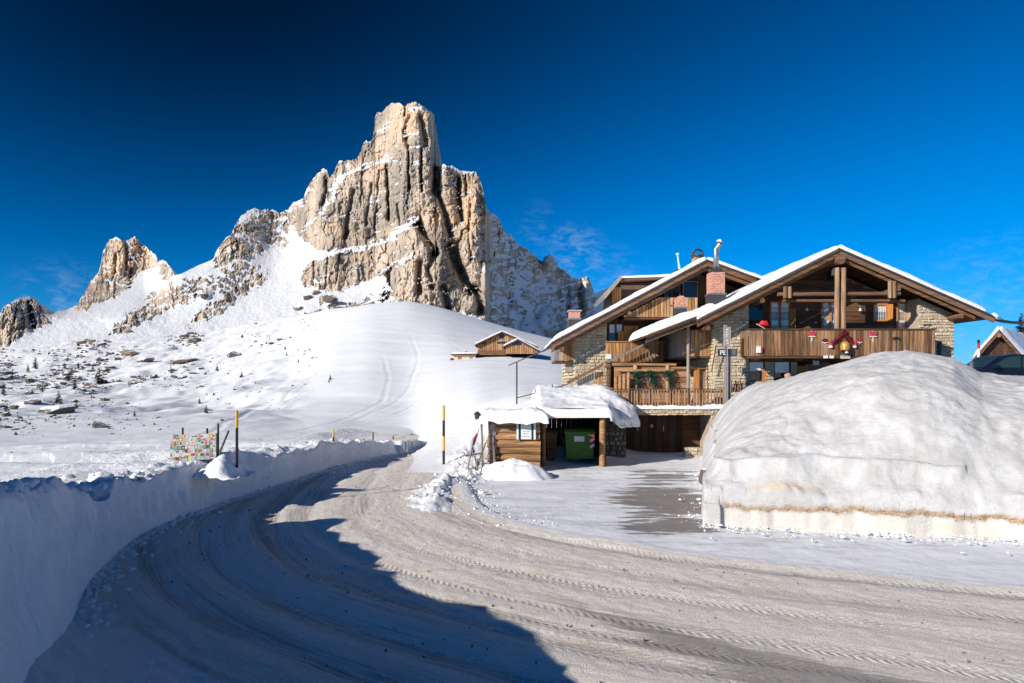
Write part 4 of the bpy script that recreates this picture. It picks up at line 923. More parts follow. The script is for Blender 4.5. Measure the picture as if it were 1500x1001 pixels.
# front: dark recess, balcony, door and windows
YV = YF2+.9
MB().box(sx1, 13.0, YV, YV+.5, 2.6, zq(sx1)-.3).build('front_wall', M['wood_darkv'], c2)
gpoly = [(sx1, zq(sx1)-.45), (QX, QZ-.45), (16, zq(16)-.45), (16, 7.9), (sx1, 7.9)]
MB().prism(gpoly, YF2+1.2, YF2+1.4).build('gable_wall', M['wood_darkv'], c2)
window(c2, *pw(891, 913, 474, 512, YV-.05), YV-.05, 'wood_dark', 2, .07, curtain=.35)
MB().box(PX(905, YV-.3), PX(914, YV-.3), YV-.36, YV-.3, PZ(508, YV), PZ(486, YV)).build('shutter', M['wood_shutter'], c2)
boards(c2, 'shutter', PX(914, YV-.3), PX(935, YV-.3), YV-.3, PZ(512, YV), PZ(478, YV), 4, 'wood_shutter', .04, .006)
window(c2, *pw(936, 960, 476, 508, YV-.05), YV-.05, 'wood_dark', 1, .07)
window(c2, *pw(972, 996, 419, 440, YF2+1.1), YF2+1.1, 'wood_dark', 2, .06); window(c2, *pw(1000, 1022, 412, 440, YF2+1.1), YF2+1.1, 'wood_shutter', 1, .06)
yb2 = 41.9
b2 = MB().box(PX(887, yb2), 10.6, yb2+.06, yb2+.14, 5.42, 5.54).box(PX(887, yb2), 10.6, yb2+.06, YV, 5.18, 5.24).build('balcony', M['wood_dark'], c2)
boards(b2, 'plank', PX(887, yb2), PX(972, yb2), yb2, 5.26, PZ(502, yb2), 17, 'wood_warm', .035, .03, jag=.01); MB().box(PX(887, yb2), PX(975, yb2), yb2-.05, yb2+.12, PZ(502, yb2)+.005, PZ(500, yb2)+.01).build('handrail', M['wood_shutter'], b2)
MB().box(PX(889, yb2)-.1, PX(893, yb2)+.1, yb2-.03, yb2-.005, PZ(526, yb2), PZ(519, yb2)).build('notice', M['white'], b2)
yb3 = 42.2; zt3, zb3 = PZ(436, yb3), PZ(464.5, yb3)
b3 = MB().box(PX(908, yb3)+.3, 11.4, yb3+.05, YF2+1.2, zb3-.12, zb3-.02).build('gable_balcony', M['wood_dark'], c2)
boards(b3, 'plank', PX(909, yb3), PX(1022, yb3), yb3, zb3, zt3, 25, 'wood_warm', .035, .03, ztop=lambda x: min(zt3, zq(x)-.75))
for xq in (951, 987):    # cut-out ornament of the boards: dark rosettes
    b = MB()
    for k in range(4):
        a = k*math.pi/2; b.lathe((PX(xq, yb3)+.15*math.cos(a), yb3-.012, PZ(448, yb3)+.15*math.sin(a)-.05), [(.005, -.005), (.09, .05), (.005, .1)], 7)
    b.build('cut_out', M['metal_dark'], b3)
# dormer on the left pitch
YD = 45.0
dm = MB().prism([(PX(893, YD), zq(PX(893, YD))-.5), (PX(962, YD), PZ(440, YD)), (PX(962, YD), PZ(413, YD)), (PX(898, YD), PZ(416, YD))], YD+.1, YD+4).build('dormer', M['wood_darkv'], c2)
boards(dm, 'plank', PX(897, YD), PX(910, YD), YD+.02, PZ(450, YD), PZ(421, YD), 4, 'wood_warm', .04, .02, zbot=lambda x: zq(x)-.3)
MB().prism([(PX(884, YD), PZ(440, YD)), (PX(908, YD), PZ(411, YD)), (PX(906, YD), PZ(407.5, YD)), (PX(880, YD), PZ(437, YD))], YD-.9, YD+4).build('dormer_roof', M['wood_grey'], dm)
MB().prism([(PX(906, YD), PZ(414, YD)), (PX(968, YD), PZ(411, YD)), (PX(968, YD), PZ(408, YD)), (PX(906, YD), PZ(410.5, YD))], YD-.7, YD+4).build('dormer_roof', M['wood_dark'], dm)
MB().box(PX(909, YD), PX(950, YD), YD+.01, YD+.08, PZ(424, YD), PZ(418, YD)).build('dormer_beam', M['wood_post'], dm)
snow_slab(dm, (PX(905, YD), PZ(410, YD)), (PX(985, YD), PZ(407.5, YD)), YD-.7, YD+4, .16, 15, 24, 20, name='dormer_snow')
# chimneys and vents
cm3, cx_, cy_, cz_ = chimney(1017, 1030, 389, 376.5, 46, c2, base=.16)
MB().tube([(cx_-.36, cy_, cz_+.12), (cx_-.33, cy_, cz_+.32), (cx_-.2, cy_, cz_+.5), (cx_, cy_, cz_+.57), (cx_+.2, cy_, cz_+.5), (cx_+.33, cy_, cz_+.32), (cx_+.36, cy_, cz_+.12)], .085, 8).build('cowl', M['metal_dark'], cm3)
MB().lathe((cx_, cy_, cz_), [(.40, 0), (.42, .1), (.30, .14), (.3, .18)], 14).build('cowl_ring', M['metal_dark'], cm3)
cm4, cx_, cy_, cz_ = chimney(834, 850, 471, 456, 46, c2, base=.12); MB().box(cx_-.45, cx_+.45, cy_-.45, cy_+.45, cz_, cz_+.08).build('cap', M['mortar'], cm4)
v_ = MB().tube([(PX(996, 45), 45, PZ(397, 45)), (PX(994, 45), 45, PZ(385, 45)), (PX(992.5, 45), 45, PZ(373, 45))], [.09, .06, .05], 8).build('vent_pipe', M['mint'], c2)
MB().lathe((PX(992.5, 45), 45, PZ(374, 45)), [(.05, 0), (.13, .04), (.13, .1), (.03, .16)], 9).build('vent_cap', M['mint'], v_); MB().box(PX(990, 45), PX(1002, 45), 44.9, 45.4, PZ(400, 45), PZ(395, 45)).build('vent_base', M['metal_dark'], v_)

# ------------------------------------------------------------------ terrace with the garage beneath it
te = thing('terrace', 'stone faced terrace with picket railing over the dark garage opening', 'terrace', (9, 37, 0))
tx0, tx1 = PX(912, 37), PX(1066, 37)
MB().box(tx0-1.0, tx1, 37.0, 43.9, 2.22, 2.56).build('slab', M['mortar_wall'], te); stone_face(te, tx0, tx1, 37.0, 2.20, 2.57, seed=31, rows=(.1, .16), lens=(.16, .36))
MB().box(tx1-.9, tx1+2.2, 37.0, 43, -.2, 2.2).build('side_wall', M['mortar_wall'], te); stone_face(te, tx1-.9, tx1+.4, 37.0, -.1, 2.2, seed=32)
stone_face(te, PX(1003, 36.6), PX(1022, 36.6), 36.6, -.1, PZ(655, 36.6), seed=33); MB().box(PX(1003, 36.6), tx1, 36.62, 37, -.2, PZ(656, 36.6)).build('step', M['mortar_wall'], te)
MB().box(tx0-1.2, tx0-.25, 37.1, 43, -.2, 2.22).build('side_wall', M['mortar_wall'], te)
MB().box(tx0-.2, tx1, 40.8, 40.9, -.2, 2.22).build('back_wall', M['metal_dark'], te)
gd = MB().box(tx0-.2, PX(1000, 39), 39.0, 39.06, -.1, 2.2).build('garage_door', M['wood_darkv'], te)
nn = 10; x_ = tx0-.2; wv_ = (PX(1000, 39)-x_)/nn
for k in range(nn): MB().box(x_+wv_*k+.015, x_+wv_*(k+1)-.015, 38.965, 39.0, -.05, 2.2).build('plank', M['wood_darkv'], gd)
for k, xq in enumerate((934, 972)): MB().tube([(PX(xq, 38.9), 38.95, PZ(632, 38.9)), (PX(xq, 38.9), 38.90, PZ(624, 38.9))], .035, 6).build('hook', M['metal'], gd)
MB().lathe((PX(954, 38.9), 38.93, PZ(624, 38.9)), [(.11, -.1), (.12, 0), (.1, .1)], 8).build('lamp', M['metal'], gd)
MB().box(PX(1000, 39), tx1, 39.2, 39.3, -.1, 2.2).build('garage_door', M['wood_dark'], te)
sn = thing('terrace_railing', 'low railing of spaced brown pickets along the snowy terrace edge', 'railing', (9, 37.2, 2.56))
rx0 = PX(897, 37.1); nP = 40; wp_ = (tx1+.2-rx0)/nP
for k in range(nP):
    x_ = rx0+wp_*k; MB().box(x_+.045, x_+wp_-.045, 37.12, 37.15, 2.60, 3.56+random.uniform(-.03, .03)).build('picket', M['wood_post'], sn)
MB().box(rx0-.1, tx1+.3, 37.16, 37.22, 3.42, 3.55).build('top_rail', M['wood_dark'], sn); MB().box(rx0-.1, tx1+.3, 37.16, 37.21, 2.78, 2.88).build('bottom_rail', M['wood_dark'], sn)
MB().box(rx0-.1, tx1+.3, 37.08, 37.26, 3.60, 3.65).build('handrail', M['wood_dark'], sn)
for x_ in (rx0, rx0+2.1, rx0+4.2, tx1-.1): MB().box(x_-.05, x_+.05, 37.23, 37.33, 2.5, 3.7).build('post', M['wood_grey'], sn)
u, v = np.meshgrid(np.linspace(0, 1, 160), np.linspace(0, 1, 14)); x_ = tx0-.4+(tx1+.4-tx0)*u
grid('edge_snow', np.stack([x_, 36.9+.5*v-.05*np.sin(v*3.1), 2.56+(.16+.14*fbm(x_*1.3, v, 3, 41)+.05*fbm(x_*7, v*2, 2, 42))*np.sin(np.clip(v, .0, 1)*math.pi)**.5], -1), M['snow'], te)
# rough retaining wall left of the garage
rw = thing('retaining_wall', 'rough dark fieldstone wall between the bin shelter and the garage, capped with snow', 'wall', (5.3, 36, 0))
ra, rb = PX(882, 35.2), PX(914, 36.2)
MB().prism([(ra-.5, -.2), (rb, -.2), (rb, 2.25), (ra+.5, 2.2), (ra, 1.5), (ra-.5, 1.2)], 35.55, 37.2).build('core', M['stone_dark'], rw)
r_ = random.Random(5); b = MB()
for row in range(9):
    x_ = ra-.4; z_ = -.05+row*.25
    while x_ < rb-.05:
        l = r_.uniform(.2, .5); tp = 1.1+1.15*max(0, min(1, (x_-ra+.2)/.8))
        if z_ < tp:
            o = MB(); st_ = random.getstate(); random.seed(row*31+int(x_*10)); o.stone(x_+.01, min(x_+l, rb)-.01, 35.55, z_+.01, z_+.24, .10, r_.random()); random.setstate(st_); o.build('stone', M['stone_dark'], rw)
        x_ += l

# ------------------------------------------------------------------ log wind screen with green garlands on the terrace
ws = thing('wind_screen', 'orange log wind screen hung with dark green garlands, on the terrace behind the pickets', 'wind screen', (8, 39.5, 2.56))
wx0, wx1, wy = PX(899, 39.5), PX(1040, 39.5), 39.5
zz_ = PZ(570, 39.5); n_ = 5; top_ = PZ(537, 39.5); segs = (wx0, PX(930, 39.5), PX(977, 39.5), PX(1012, 39.5))
for k in range(n_+2):
    z_ = 2.7+(top_-2.7)*k/(n_+2); h_ = (top_-2.7)/(n_+2)
    for a, c_ in zip(segs[:-1], segs[1:]): MB().box(a+.03, c_-.03, wy+random.uniform(-.015, .015), wy+.08, z_+.012, z_+h_-.015).build('log_board', M['wood_plank_x'], ws)
MB().tube([(wx0-.1, wy-.05, top_+.10), (PX(990, wy), wy-.05, top_+.09)], .09, 8).build('top_log', M['wood_log'], ws); MB().tube([(PX(905, wy), wy-.15, PZ(543, wy)), (PX(986, wy), wy-.15, PZ(543.5, wy))], .085, 8).build('top_log', M['wood_log'], ws); MB().tube([(PX(975, wy), wy-.08, PZ(540, wy)), (wx1, wy-.08, PZ(539, wy))], .08, 8).build('top_log', M['wood_log'], ws)
for xq in (930.5, 977.5): MB().tube([(PX(xq, wy), wy-.12, 2.6), (PX(xq, wy), wy-.12, PZ(535, wy))], .12, 9).build('post', M['wood_log'], ws)
MB().box(PX(1016, wy), PX(1024, wy), wy-.1, wy, 2.6, PZ(537, wy)).build('post', M['wood_shutter'], ws); boards(ws, 'plank', PX(1025, wy), wx1, wy+.1, 2.6, PZ(539, wy), 5, 'wood_post', .04, .015)
for k in range(4): MB().tube([(PX(900+k*6, wy), wy-.5, 2.6+k*.1), (PX(901+k*6, wy), wy-.45, PZ(552-k*2, wy))], .1, 7).build('bollard_log', M['wood_log'], ws)
def tuft(name, pts, rad, n, parent, seed, mat):
    r = np.random.default_rng(seed); pts = np.array(pts); V = []; F = []
    for _ in range(n):
        i = r.integers(len(pts)-1); c_ = pts[i]+(pts[i+1]-pts[i])*r.random()+r.normal(size=3)*rad; d = r.normal(size=3); d /= np.linalg.norm(d); e = np.cross(d, r.normal(size=3)); e /= np.linalg.norm(e)
        L_ = rad*r.uniform(.5, 1.1); k = len(V); V += [c_-e*L_*.3, c_+d*L_*1.4, c_+e*L_*.3]; F.append((k, k+1, k+2))
    me = raw_mesh(name, np.array(V), np.array(F), M[mat], smooth=False); o = bpy.data.objects.new(name, me); link(o, parent, kind='stuff'); return o
yg = wy-.25
for k, (xa, xb_) in enumerate(((930, 943), (950, 962), (975, 986))):
    tuft('garland', [(PX(xa, yg), yg, PZ(546, yg)), (PX((xa+xb_)/2-(3 if k == 0 else 0), yg), yg, PZ(552, yg)), (PX((xa+xb_)/2+(-4 if k == 0 else 3), yg), yg, PZ(566, yg))], .11, 420, ws, 50+k, 'darkgreen')
    tuft('garland', [(PX(xa, yg), yg, PZ(546, yg)), (PX(xb_, yg), yg, PZ(546, yg))], .08, 160, ws, 60+k, 'darkgreen')

# outside stair: heavy handrail, grey panel, dark newel
stt = thing('stair_rail', 'heavy sloping timber handrail with grey plank panel climbing to the balcony', 'stair', (4, 40.5, 2.6))
MB().bar(P(831, 561, 40.6), P(889, 531.5, 40.6), .14, .17).build('handrail', M['wood_beam'], stt); MB().bar(P(889, 531, 40.65), P(966, 494, 40.65), .12, .13).build('handrail', M['wood_grey'], stt)
boards(stt, 'plank', PX(846, 40.9), PX(870, 40.9), 40.9, 2.8, PZ(550, 40.9), 7, 'wood_grey', .03, .02, ztop=lambda x: PZ(562, 40.9)+(x-PX(831, 40.9))*.5-.12); boards(stt, 'plank', PX(871, 40.9), PX(884, 40.9), 40.95, 3.2, PZ(545, 40.9), 4, 'wood_warm', .03, .02)
MB().tube([P(892, 572, 40.3), P(893, 537, 40.3)], .16, 10).build('newel', M['wood_dark'], stt); MB().tube([P(893, 537, 40.2), P(885, 535, 40.1)], .14, 10).build('newel_head', M['wood_post'], stt)
boards(stt, 'plank', PX(904, 41.2), PX(965, 41.2), 41.2, 5.2, 6, 13, 'wood_balcony', .03, .05, ztop=lambda x: PZ(531, 41.2)+(x-PX(889, 41.2))*.48-.1, zbot=lambda x: max(5.2, PZ(531, 41.2)+(x-PX(889, 41.2))*.48-1.1))
mr = thing('metal_railing', 'thin dark metal railing sloping down the snowbank below the stone corner', 'railing', (2, 38, 3))
MB().tube([P(757, 583, 38), P(800, 572, 38), P(832, 563, 38)], .03, 6).build('rail', M['metal_dark'], mr); MB().tube([P(783, 585, 38), P(800, 581, 38), P(822, 575, 38)], .02, 6).build('rail', M['metal_dark'], mr)
for a in ((784, 569, 588), (809, 563, 584), (823, 566, 577)): MB().tube([P(a[0], a[2]+6, 38), P(a[0], a[1], 38)], .028, 6).build('post', M['metal_dark'], mr)
pl = thing('metal_post', 'tall thin dark post with a slanting arm beside the left eave', 'post', P(757, 590, 39))
MB().tube([P(757, 592, 39), P(757, 531, 39)], .045, 8).build('upright', M['metal_dark'], pl); MB().tube([P(745, 535.5, 39), P(779, 521, 39.5), P(806, 510, 40.6)], .035, 7).build('arm', M['metal'], pl)

# ------------------------------------------------------------------ small things on the chalets
def flat_xz(pts, Y, th): return MB().prism(pts, Y-th, Y)
yo = by-.012
for i, (x_, y_, s_, mt) in enumerate(((1189, 489, 5.5, 'pink'), (1208, 499, 4.2, 'darkred'), (1259, 498.5, 4.2, 'red'), (1278.5, 489, 5.8, 'pink'))):
    lb = ['large pink sledge ornament with white runner, leftmost on the plank balcony', 'small dark red sledge ornament, just left of the chevron garland', 'small bright red sledge ornament, just right of the chevron garland', 'large pink sledge ornament with white runner, rightmost on the plank balcony'][i]
    dn = thing('sledge_ornament', lb, 'ornament', P(x_, y_, yo), 'sledge ornaments on the balcony')
    cx_, cz_ = PX(x_, yo), PZ(y_, yo); k = s_*.029
    MB().tube([(cx_+k*math.cos(t)*(1+.25*math.sin(3*t)), yo-.03, cz_+k*.62*math.sin(t)) for t in np.linspace(0, 6.283, 15)], k*.22, 6).build('body', M[mt], dn)
    MB().tube([(cx_-k*.5, yo-.03, cz_-k*.3), (cx_, yo-.04, cz_+k*.35), (cx_+k*.5, yo-.03, cz_-k*.25)], k*.2, 6).build('bow', M[mt], dn); MB().box(cx_-k*1.05, cx_+k*1.15, yo-.06, yo-.005, cz_-k*1.05, cz_-k*.8).build('runner', M['white'], dn)
    MB().box(cx_-.02, cx_+.02, yo-.03, yo-.01, cz_-k*2.6 if i in (0, 3) else cz_-k*1.6, cz_-k*1.05).build('stem', M['white'], dn)
gv_ = thing('chevron_garland', 'dark red pointed garland with pale pink ends, round the golden bell', 'garland', P(1236, 492, yo), None)
A_, B_, C_ = P(1217, 506, yo-.05), P(1235.5, 488.5, yo-.05), P(1252, 506, yo-.05)
for p_, q_, sd_ in ((A_, B_, 71), (B_, C_, 72)):
    tuft('garland_arm', [p_, q_], .075, 300, gv_, sd_, 'darkred'); MB().tube([p_, q_], .06, 7).build('garland_core', M['darkred'], gv_)
for p_ in (A_, C_): MB().lathe((p_[0], p_[1], p_[2]-.16), [(.02, 0), (.11, .04), (.09, .14), (.12, .2), (.03, .26)], 9).build('garland_end', M['curtain'], gv_); MB().lathe((p_[0], p_[1], p_[2]-.02), [(.1, 0), (.12, .06), (.04, .12)], 9).build('end_bow', M['pink'], gv_)
MB().tube([(B_[0]+.13*math.cos(t), B_[1]-.05, B_[2]+.06+.12*math.sin(t)) for t in np.linspace(0, 6.283, 11)], .04, 6).build('top_ring', M['darkred'], gv_)
be = thing('bell', 'golden cowbell hanging under the dark red chevron garland', 'bell', P(1236, 508, yo-.1))
MB().lathe((PX(1235, yo), yo-.22, PZ(513.5, yo)), [(.24, 0), (.23, .05), (.25, .22), (.22, .36), (.13, .46), (.03, .48)], 14).build('body', M['gold'], be, smooth=True); MB().tube([(PX(1235, yo), yo-.22, PZ(500.5, yo)), (PX(1236, yo), yo-.18, PZ(496, yo))], .03, 6).build('strap', M['darkred'], be)
MB().tube([(PX(1236.5, yo), yo-.25, PZ(512, yo)), (PX(1237, yo), yo-.25, PZ(517.5, yo))], [.05, .09], 8).build('clapper', M['curtain'], be); tuft('greenery', [P(1231, 518, yo-.15), P(1242, 518, yo-.15)], .05, 120, be, 75, 'darkgreen')
for i, (x0, x1, y0, y1, lb) in enumerate(((1207, 1213.5, 521, 525, 'small white sign plate, leftmost of the three under the bell'), (1216, 1222, 521, 525, 'narrow white sign plate, middle of the three under the bell'), (1232, 1246, 520, 525.5, 'long cream sign board under the bell'))):
    a = pw(x0, x1, y0, y1, 36.5); o = MB().box(a[0], a[1], 36.53, 36.57, a[2], a[3]).build('sign_plate', M['white' if i < 2 else 'plaster']); tag(o, lb, 'sign', 'sign plates under the balcony')
o = MB().box(*pw(1191, 1200, 527, 535, YF-.25)[:2], YF-.26, YF-.22, *pw(1191, 1200, 527, 535, YF-.25)[2:]).build('notice_sheet', M['white']); tag(o, 'white paper sheet pinned beside the chalet door', 'notice')
nb_ = thing('letter_box', 'small white box with red side fixed low on the balcony planks', 'box', P(1112, 513, 36.55)); a = pw(1108.5, 1114, 508, 517, 36.5); MB().box(a[0], a[1], 36.46, 36.585, a[2], a[3]).build('body', M['white'], nb_); MB().box(a[1]+.003, a[1]+.10, 36.47, 36.585, a[2]+.03, a[3]-.02).build('side', M['red'], nb_); MB().box(a[0]-.02, a[1]+.02, 36.43, 36.585, a[3]+.003, a[3]+.035).build('lid', M['white'], nb_)
um = thing('parasol', 'closed bright red parasol leaning above the balcony rail', 'parasol', P(1120, 484, 37.2)); MB().tube([P(1112, 476, 37.2), P(1116, 473.5, 37.2), P(1121, 474, 37.2), P(1127, 480, 37.2)], [.05, .15, .18, .06], 9).build('cloth', M['red'], um, smooth=True); MB().tube([P(1108, 474.5, 37.2), P(1128, 486, 37.2)], .02, 6).build('pole', M['white'], um)
hd = thing('ornament_post', 'dark carved ornament with long drop hanging on the right balcony planks', 'ornament', P(1312, 498, yo)); 
for dx in (-3.5, 0, 3.5): MB().lathe((PX(1312+dx, yo), yo-.05, PZ(496+abs(dx)*.5, yo)), [(.02, 0), (.09, .06), (.02, .14)], 7).build('leaf', M['metal_dark'], hd)
MB().box(PX(1311, yo), PX(1312.4, yo), yo-.03, yo-.006, PZ(515, yo), PZ(498, yo)).build('drop', M['metal'], hd)

# sign post in front of the chalet corner
ys = 36.6
sp = thing('sign_post', 'tall grey double post with vertical board and a cross board lettered PE', 'sign', P(1066, 580, ys))
for x_ in (1063, 1069.5): MB().box(PX(x_, ys)-.07, PX(x_, ys)+.07, ys, ys+.12, 2.2, PZ(511 if x_ > 1065 else 476, ys)).build('post', M['wood_grey'], sp)
MB().tube([(PX(1065, ys), ys-.08, 2.2), (PX(1065, ys), ys-.08, PZ(510, ys))], .045, 8).build('pipe', M['metal'], sp)
vb = MB().box(PX(1059.5, ys), PX(1070, ys), ys-.06, ys-.005, PZ(508, ys), PZ(479, ys)).build('vertical_board', M['wood_grey'], sp)
for k, (dx, y_, w_, h_) in enumerate(((0, 483, 2.6, 1.6), (-.6, 486.5, 1.0, 3.2), (.4, 490, 2.6, 1.2), (-.6, 493, 1.0, 3.4), (0, 499, 2.0, 2.4), (.8, 503, 2.4, 1.4))): MB().box(PX(1064.5+dx-w_/2, ys), PX(1064.5+dx+w_/2, ys), ys-.068, ys-.062, PZ(y_+h_/2, ys), PZ(y_-h_/2, ys)).build('lettering', M['white'], vb)
cbd = MB().box(PX(1051.5, ys), PX(1079.5, ys), ys-.03, ys-.002, PZ(522, ys), PZ(511.5, ys)).build('cross_board', M['metal_dark'], sp)
def letter(parent, ch_, x0, y0, w_, h_, Y, mat='white'):
    st = {'P': [(0, 0, .22, 1), (.22, .82, .9, 1), (.7, .5, .92, .82), (.22, .42, .9, .58)], 'E': [(0, 0, .22, 1), (.22, .82, .9, 1), (.22, .42, .8, .58), (.22, 0, .9, .18)]}[ch_]
    b = MB()
    for a, b0, c_, d_ in st: b.box(PX(x0+w_*a, Y), PX(x0+w_*c_, Y), Y-.012, Y, PZ(y0+h_*(1-b0), Y), PZ(y0+h_*(1-d_), Y))
    return b.build('letter', M[mat], parent)
letter(cbd, 'P', 1055, 513.6, 4.3, 6.4, ys-.033); letter(cbd, 'E', 1059.6, 513.6, 3.6, 6.4, ys-.033); MB().box(PX(1072, ys), PX(1077.5, ys), ys-.04, ys-.032, PZ(520.5, ys), PZ(513, ys)).build('faded_patch', M['metal'], cbd)
MB().tube([(PX(1044, 37.4), 37.6, PZ(545, 37.4)), (PX(1050, 37.4), 37.5, PZ(505, 37.4))], .03, 6).build('stay', M['metal_dark'], sp)
for k, (xx, yy) in enumerate(((1074, 560), (1079, 561), (1083, 563))): pass
sk_ = thing('ski_rack', 'dark clutter of skis and poles leaning on a low rack at the stone wall foot', 'ski rack', P(1083, 570, 37))
for k in range(7): MB().bar(P(1072+k*2.6, 574, 36.9), P(1071+k*2.2+(k % 3)*3, 557+(k*5 % 7), 37.1), .06, .03).build('ski', M['darkred' if k % 3 == 0 else 'black'], sk_)
MB().tube([P(1066, 570, 36.8), P(1104, 569, 36.8)], .04, 6).build('rack_bar', M['wood_dark'], sk_)
pot = thing('flower_pot', 'round orange clay pot on the sill of the second ground floor window', 'pot', P(1154, 558, YF-.1)); MB().lathe((PX(1154, YF-.2), YF-.2, PZ(556, YF)), [(.10, 0), (.17, .12), (.19, .26), (.12, .36), (.04, .4)], 10).build('body', M['brick'], pot, smooth=True); MB().lathe((PX(1154, YF-.2), YF-.2, PZ(557.5, YF)), [(.13, 0), (.14, .05)], 10).build('saucer', M['mortar'], pot)

# ================================================================== SHELTER, HEAPS AND SMALL THINGS
# ------------------------------------------------------------------ log cabin with notice board
yc = 30.2; k0, k1 = PX(720, yc), PX(791, yc); kb, kt = -.15, PZ(614, yc)
lc = thing('log_cabin', 'small log cabin with thick snow on its roof and a green framed notice window', 'cabin', ((k0+k1)/2, yc, 0))
nl = 8; hl = (kt-kb)/nl
for k in range(nl):
    zc = kb+hl*(k+.5); rr_ = hl*.53*random.uniform(.92, 1.08)
    pts = [(k0-.14+random.uniform(-.06, .05), yc+.06, zc), (k0+.8, yc+.06+random.uniform(-.02, .02), zc+random.uniform(-.015, .015)), (k0+1.5, yc+.06, zc), (k1+random.uniform(-.02, .04), yc+.06, zc)]
    MB().tube(pts, [rr_*.96, rr_, rr_*1.02, rr_], 10).build('log', M['wood_log'], lc, smooth=False)
for k in range(nl): MB().tube([(k0+.06, yc-.10, kb+hl*(k+1.0)-.02), (k0+.06, yc+2.4, kb+hl*(k+1.0)-.02)], hl*.48, 9).build('side_log', M['wood_grey'], lc)
MB().box(k0+.1, k1-.02, yc+.14, yc+2.4, kb, kt).build('wall', M['wood_dark'], lc)
boards(lc, 'side_board', yc+.1, yc+2.4, k0-.16, kb, kt-.05, 9, 'wood_grey', .04, .01, ax='y')
MB().prism([(k0-.5, kt+.02), (k1+.25, kt+.02), (k1+.25, kt+.10), (k0-.5, kt+.10)], yc-.45, yc+2.7).build('roof', M['wood_dark'], lc)
u, v = np.meshgrid(np.linspace(0, 1, 80), np.linspace(0, 1, 60))
ed = np.minimum(np.minimum(u, 1-u)*3.4, np.minimum(v*1.0, (1-v))*3.3); pr = np.sqrt(np.clip(1-(1-np.clip(ed/.42, 0, 1))**2, 0, 1))
xs_, ys_ = k0-.62+(k1-k0+1.0)*u, yc-.62+3.4*v
grid('roof_snow', np.stack([xs_, ys_, kt+.02-.18*(1-pr)*(1+.8*fbm(xs_*2, ys_, 2, 43))+pr*(.42+.10*fbm(xs_*1.2, ys_, 3, 44)-.12*v+.05*fbm(xs_*3, ys_*3, 2, 45))], -1), M['snow'], lc)
wn = MB(); wa, wb, wz0, wz1 = PX(756.5, yc), PX(784.5, yc), PZ(643.5, yc), PZ(615, yc); yn = yc-.16
for bx_ in ((wa, wb, wz1-.10, wz1), (wa, wa+.09, wz0, wz1-.10), (wb-.09, wb, wz0, wz1-.10)): wn.box(bx_[0], bx_[1], yn-.05, yn+.03, bx_[2], bx_[3])
wn = wn.build('notice_window', M['white'], lc)
MB().box(wa+.09, wa+.19, yn-.03, yn+.02, wz0+.02, wz1-.10).build('green_bar', M['darkgreen'], wn); MB().box(wb-.19, wb-.09, yn-.03, yn+.02, wz0+.02, wz1-.10).build('green_bar', M['darkgreen'], wn); MB().box(wa+.19, wb-.19, yn-.02, yn+.02, wz0+.01, wz1-.10).build('notice_sheet', M['white'], wn)
for k in range(5): MB().box(wa+.26, wb-.26-.05*(k % 2), yn-.026, yn-.021, wz0+.12+k*.12, wz0+.14+k*.12).build('printed_line', M['metal'], wn)
# lantern and tools at its left side
ln_ = thing('lantern_post', 'weathered grey post carrying a dark lantern at the cabin corner', 'lantern', P(706, 682, 29.8))
MB().tube([P(707, 690, 29.8), P(705, 612, 29.8)], .05, 8).build('post', M['wood_grey'], ln_); MB().tube([P(705, 616, 29.8), P(700, 608, 29.7)], .035, 6).build('bracket', M['metal_dark'], ln_)
MB().lathe(P(699, 615, 29.7), [(.05, 0), (.11, .05), (.12, .22), (.16, .25), (.04, .36)], 8).build('lantern', M['metal_dark'], ln_)
sh = thing('snow_shovel', 'snow shovel with red handle leaning on the lantern post', 'shovel', P(694, 685, 29.3)); MB().tube([P(688, 672, 29.2), P(702, 628, 29.6)], .028, 7).build('shaft', M['wood_grey'], sh); MB().tube([P(692, 652, 29.3), P(698, 636, 29.5)], .045, 7).build('grip', M['red'], sh); MB().bar(P(683, 690, 29.1), P(689, 670, 29.2), .32, .03, (1, 0, .2)).build('blade', M['metal'], sh)
br = thing('broom', 'broom with yellow handle leaning against the grey cabin side', 'broom', P(704, 688, 29.5)); MB().tube([P(701, 678, 29.3), P(716, 637, 29.9)], .026, 7).build('handle', M['yellow'], br); MB().bar(P(696, 690, 29.2), P(701, 677, 29.3), .25, .07, (1, 0, .3)).build('brush', M['wood_dark'], br)
hb = thing('sawhorse', 'low grey wooden trestle half buried beside the cabin', 'trestle', P(692, 690, 29)); MB().bar(P(682, 668, 29), P(706, 664, 29.4), .05, .06).build('beam', M['wood_grey'], hb)
for a, c_ in (((684, 690), (694, 640)), ((700, 690), (692, 655))): MB().bar(P(a[0], a[1], 28.9), P(c_[0], c_[1], 29.3), .06, .05).build('leg', M['wood_grey'], hb)

# ------------------------------------------------------------------ open shelter for the bins
ysn = 32.0; s0, s1 = PX(793, ysn), PX(884, ysn); stp_ = PZ(606, ysn)
sh2 = thing('bin_shelter', 'open timber bin shelter with log lintel beside the log cabin', 'shelter', ((s0+s1)/2, ysn, 0))
MB().tube([(s0-.15, ysn, stp_-.12), (s0+1.4, ysn-.02, stp_-.10), (s1+.2, ysn, stp_-.06)], [.13, .14, .13], 10).build('lintel', M['wood_log'], sh2); MB().tube([(s0-.1, ysn-.03, stp_+.08), (s1+.25, ysn-.03, stp_+.12)], .09, 9).build('lintel', M['wood_beam'], sh2)
MB().tube([(s1-.06, ysn+.05, -.1), (s1-.04, ysn+.05, stp_-.15)], .14, 10).build('post', M['wood_log'], sh2); MB().tube([(s0+.1, ysn+.05, -.1), (s0+.1, ysn+.05, stp_-.15)], .11, 10).build('post', M['wood_log'], sh2)
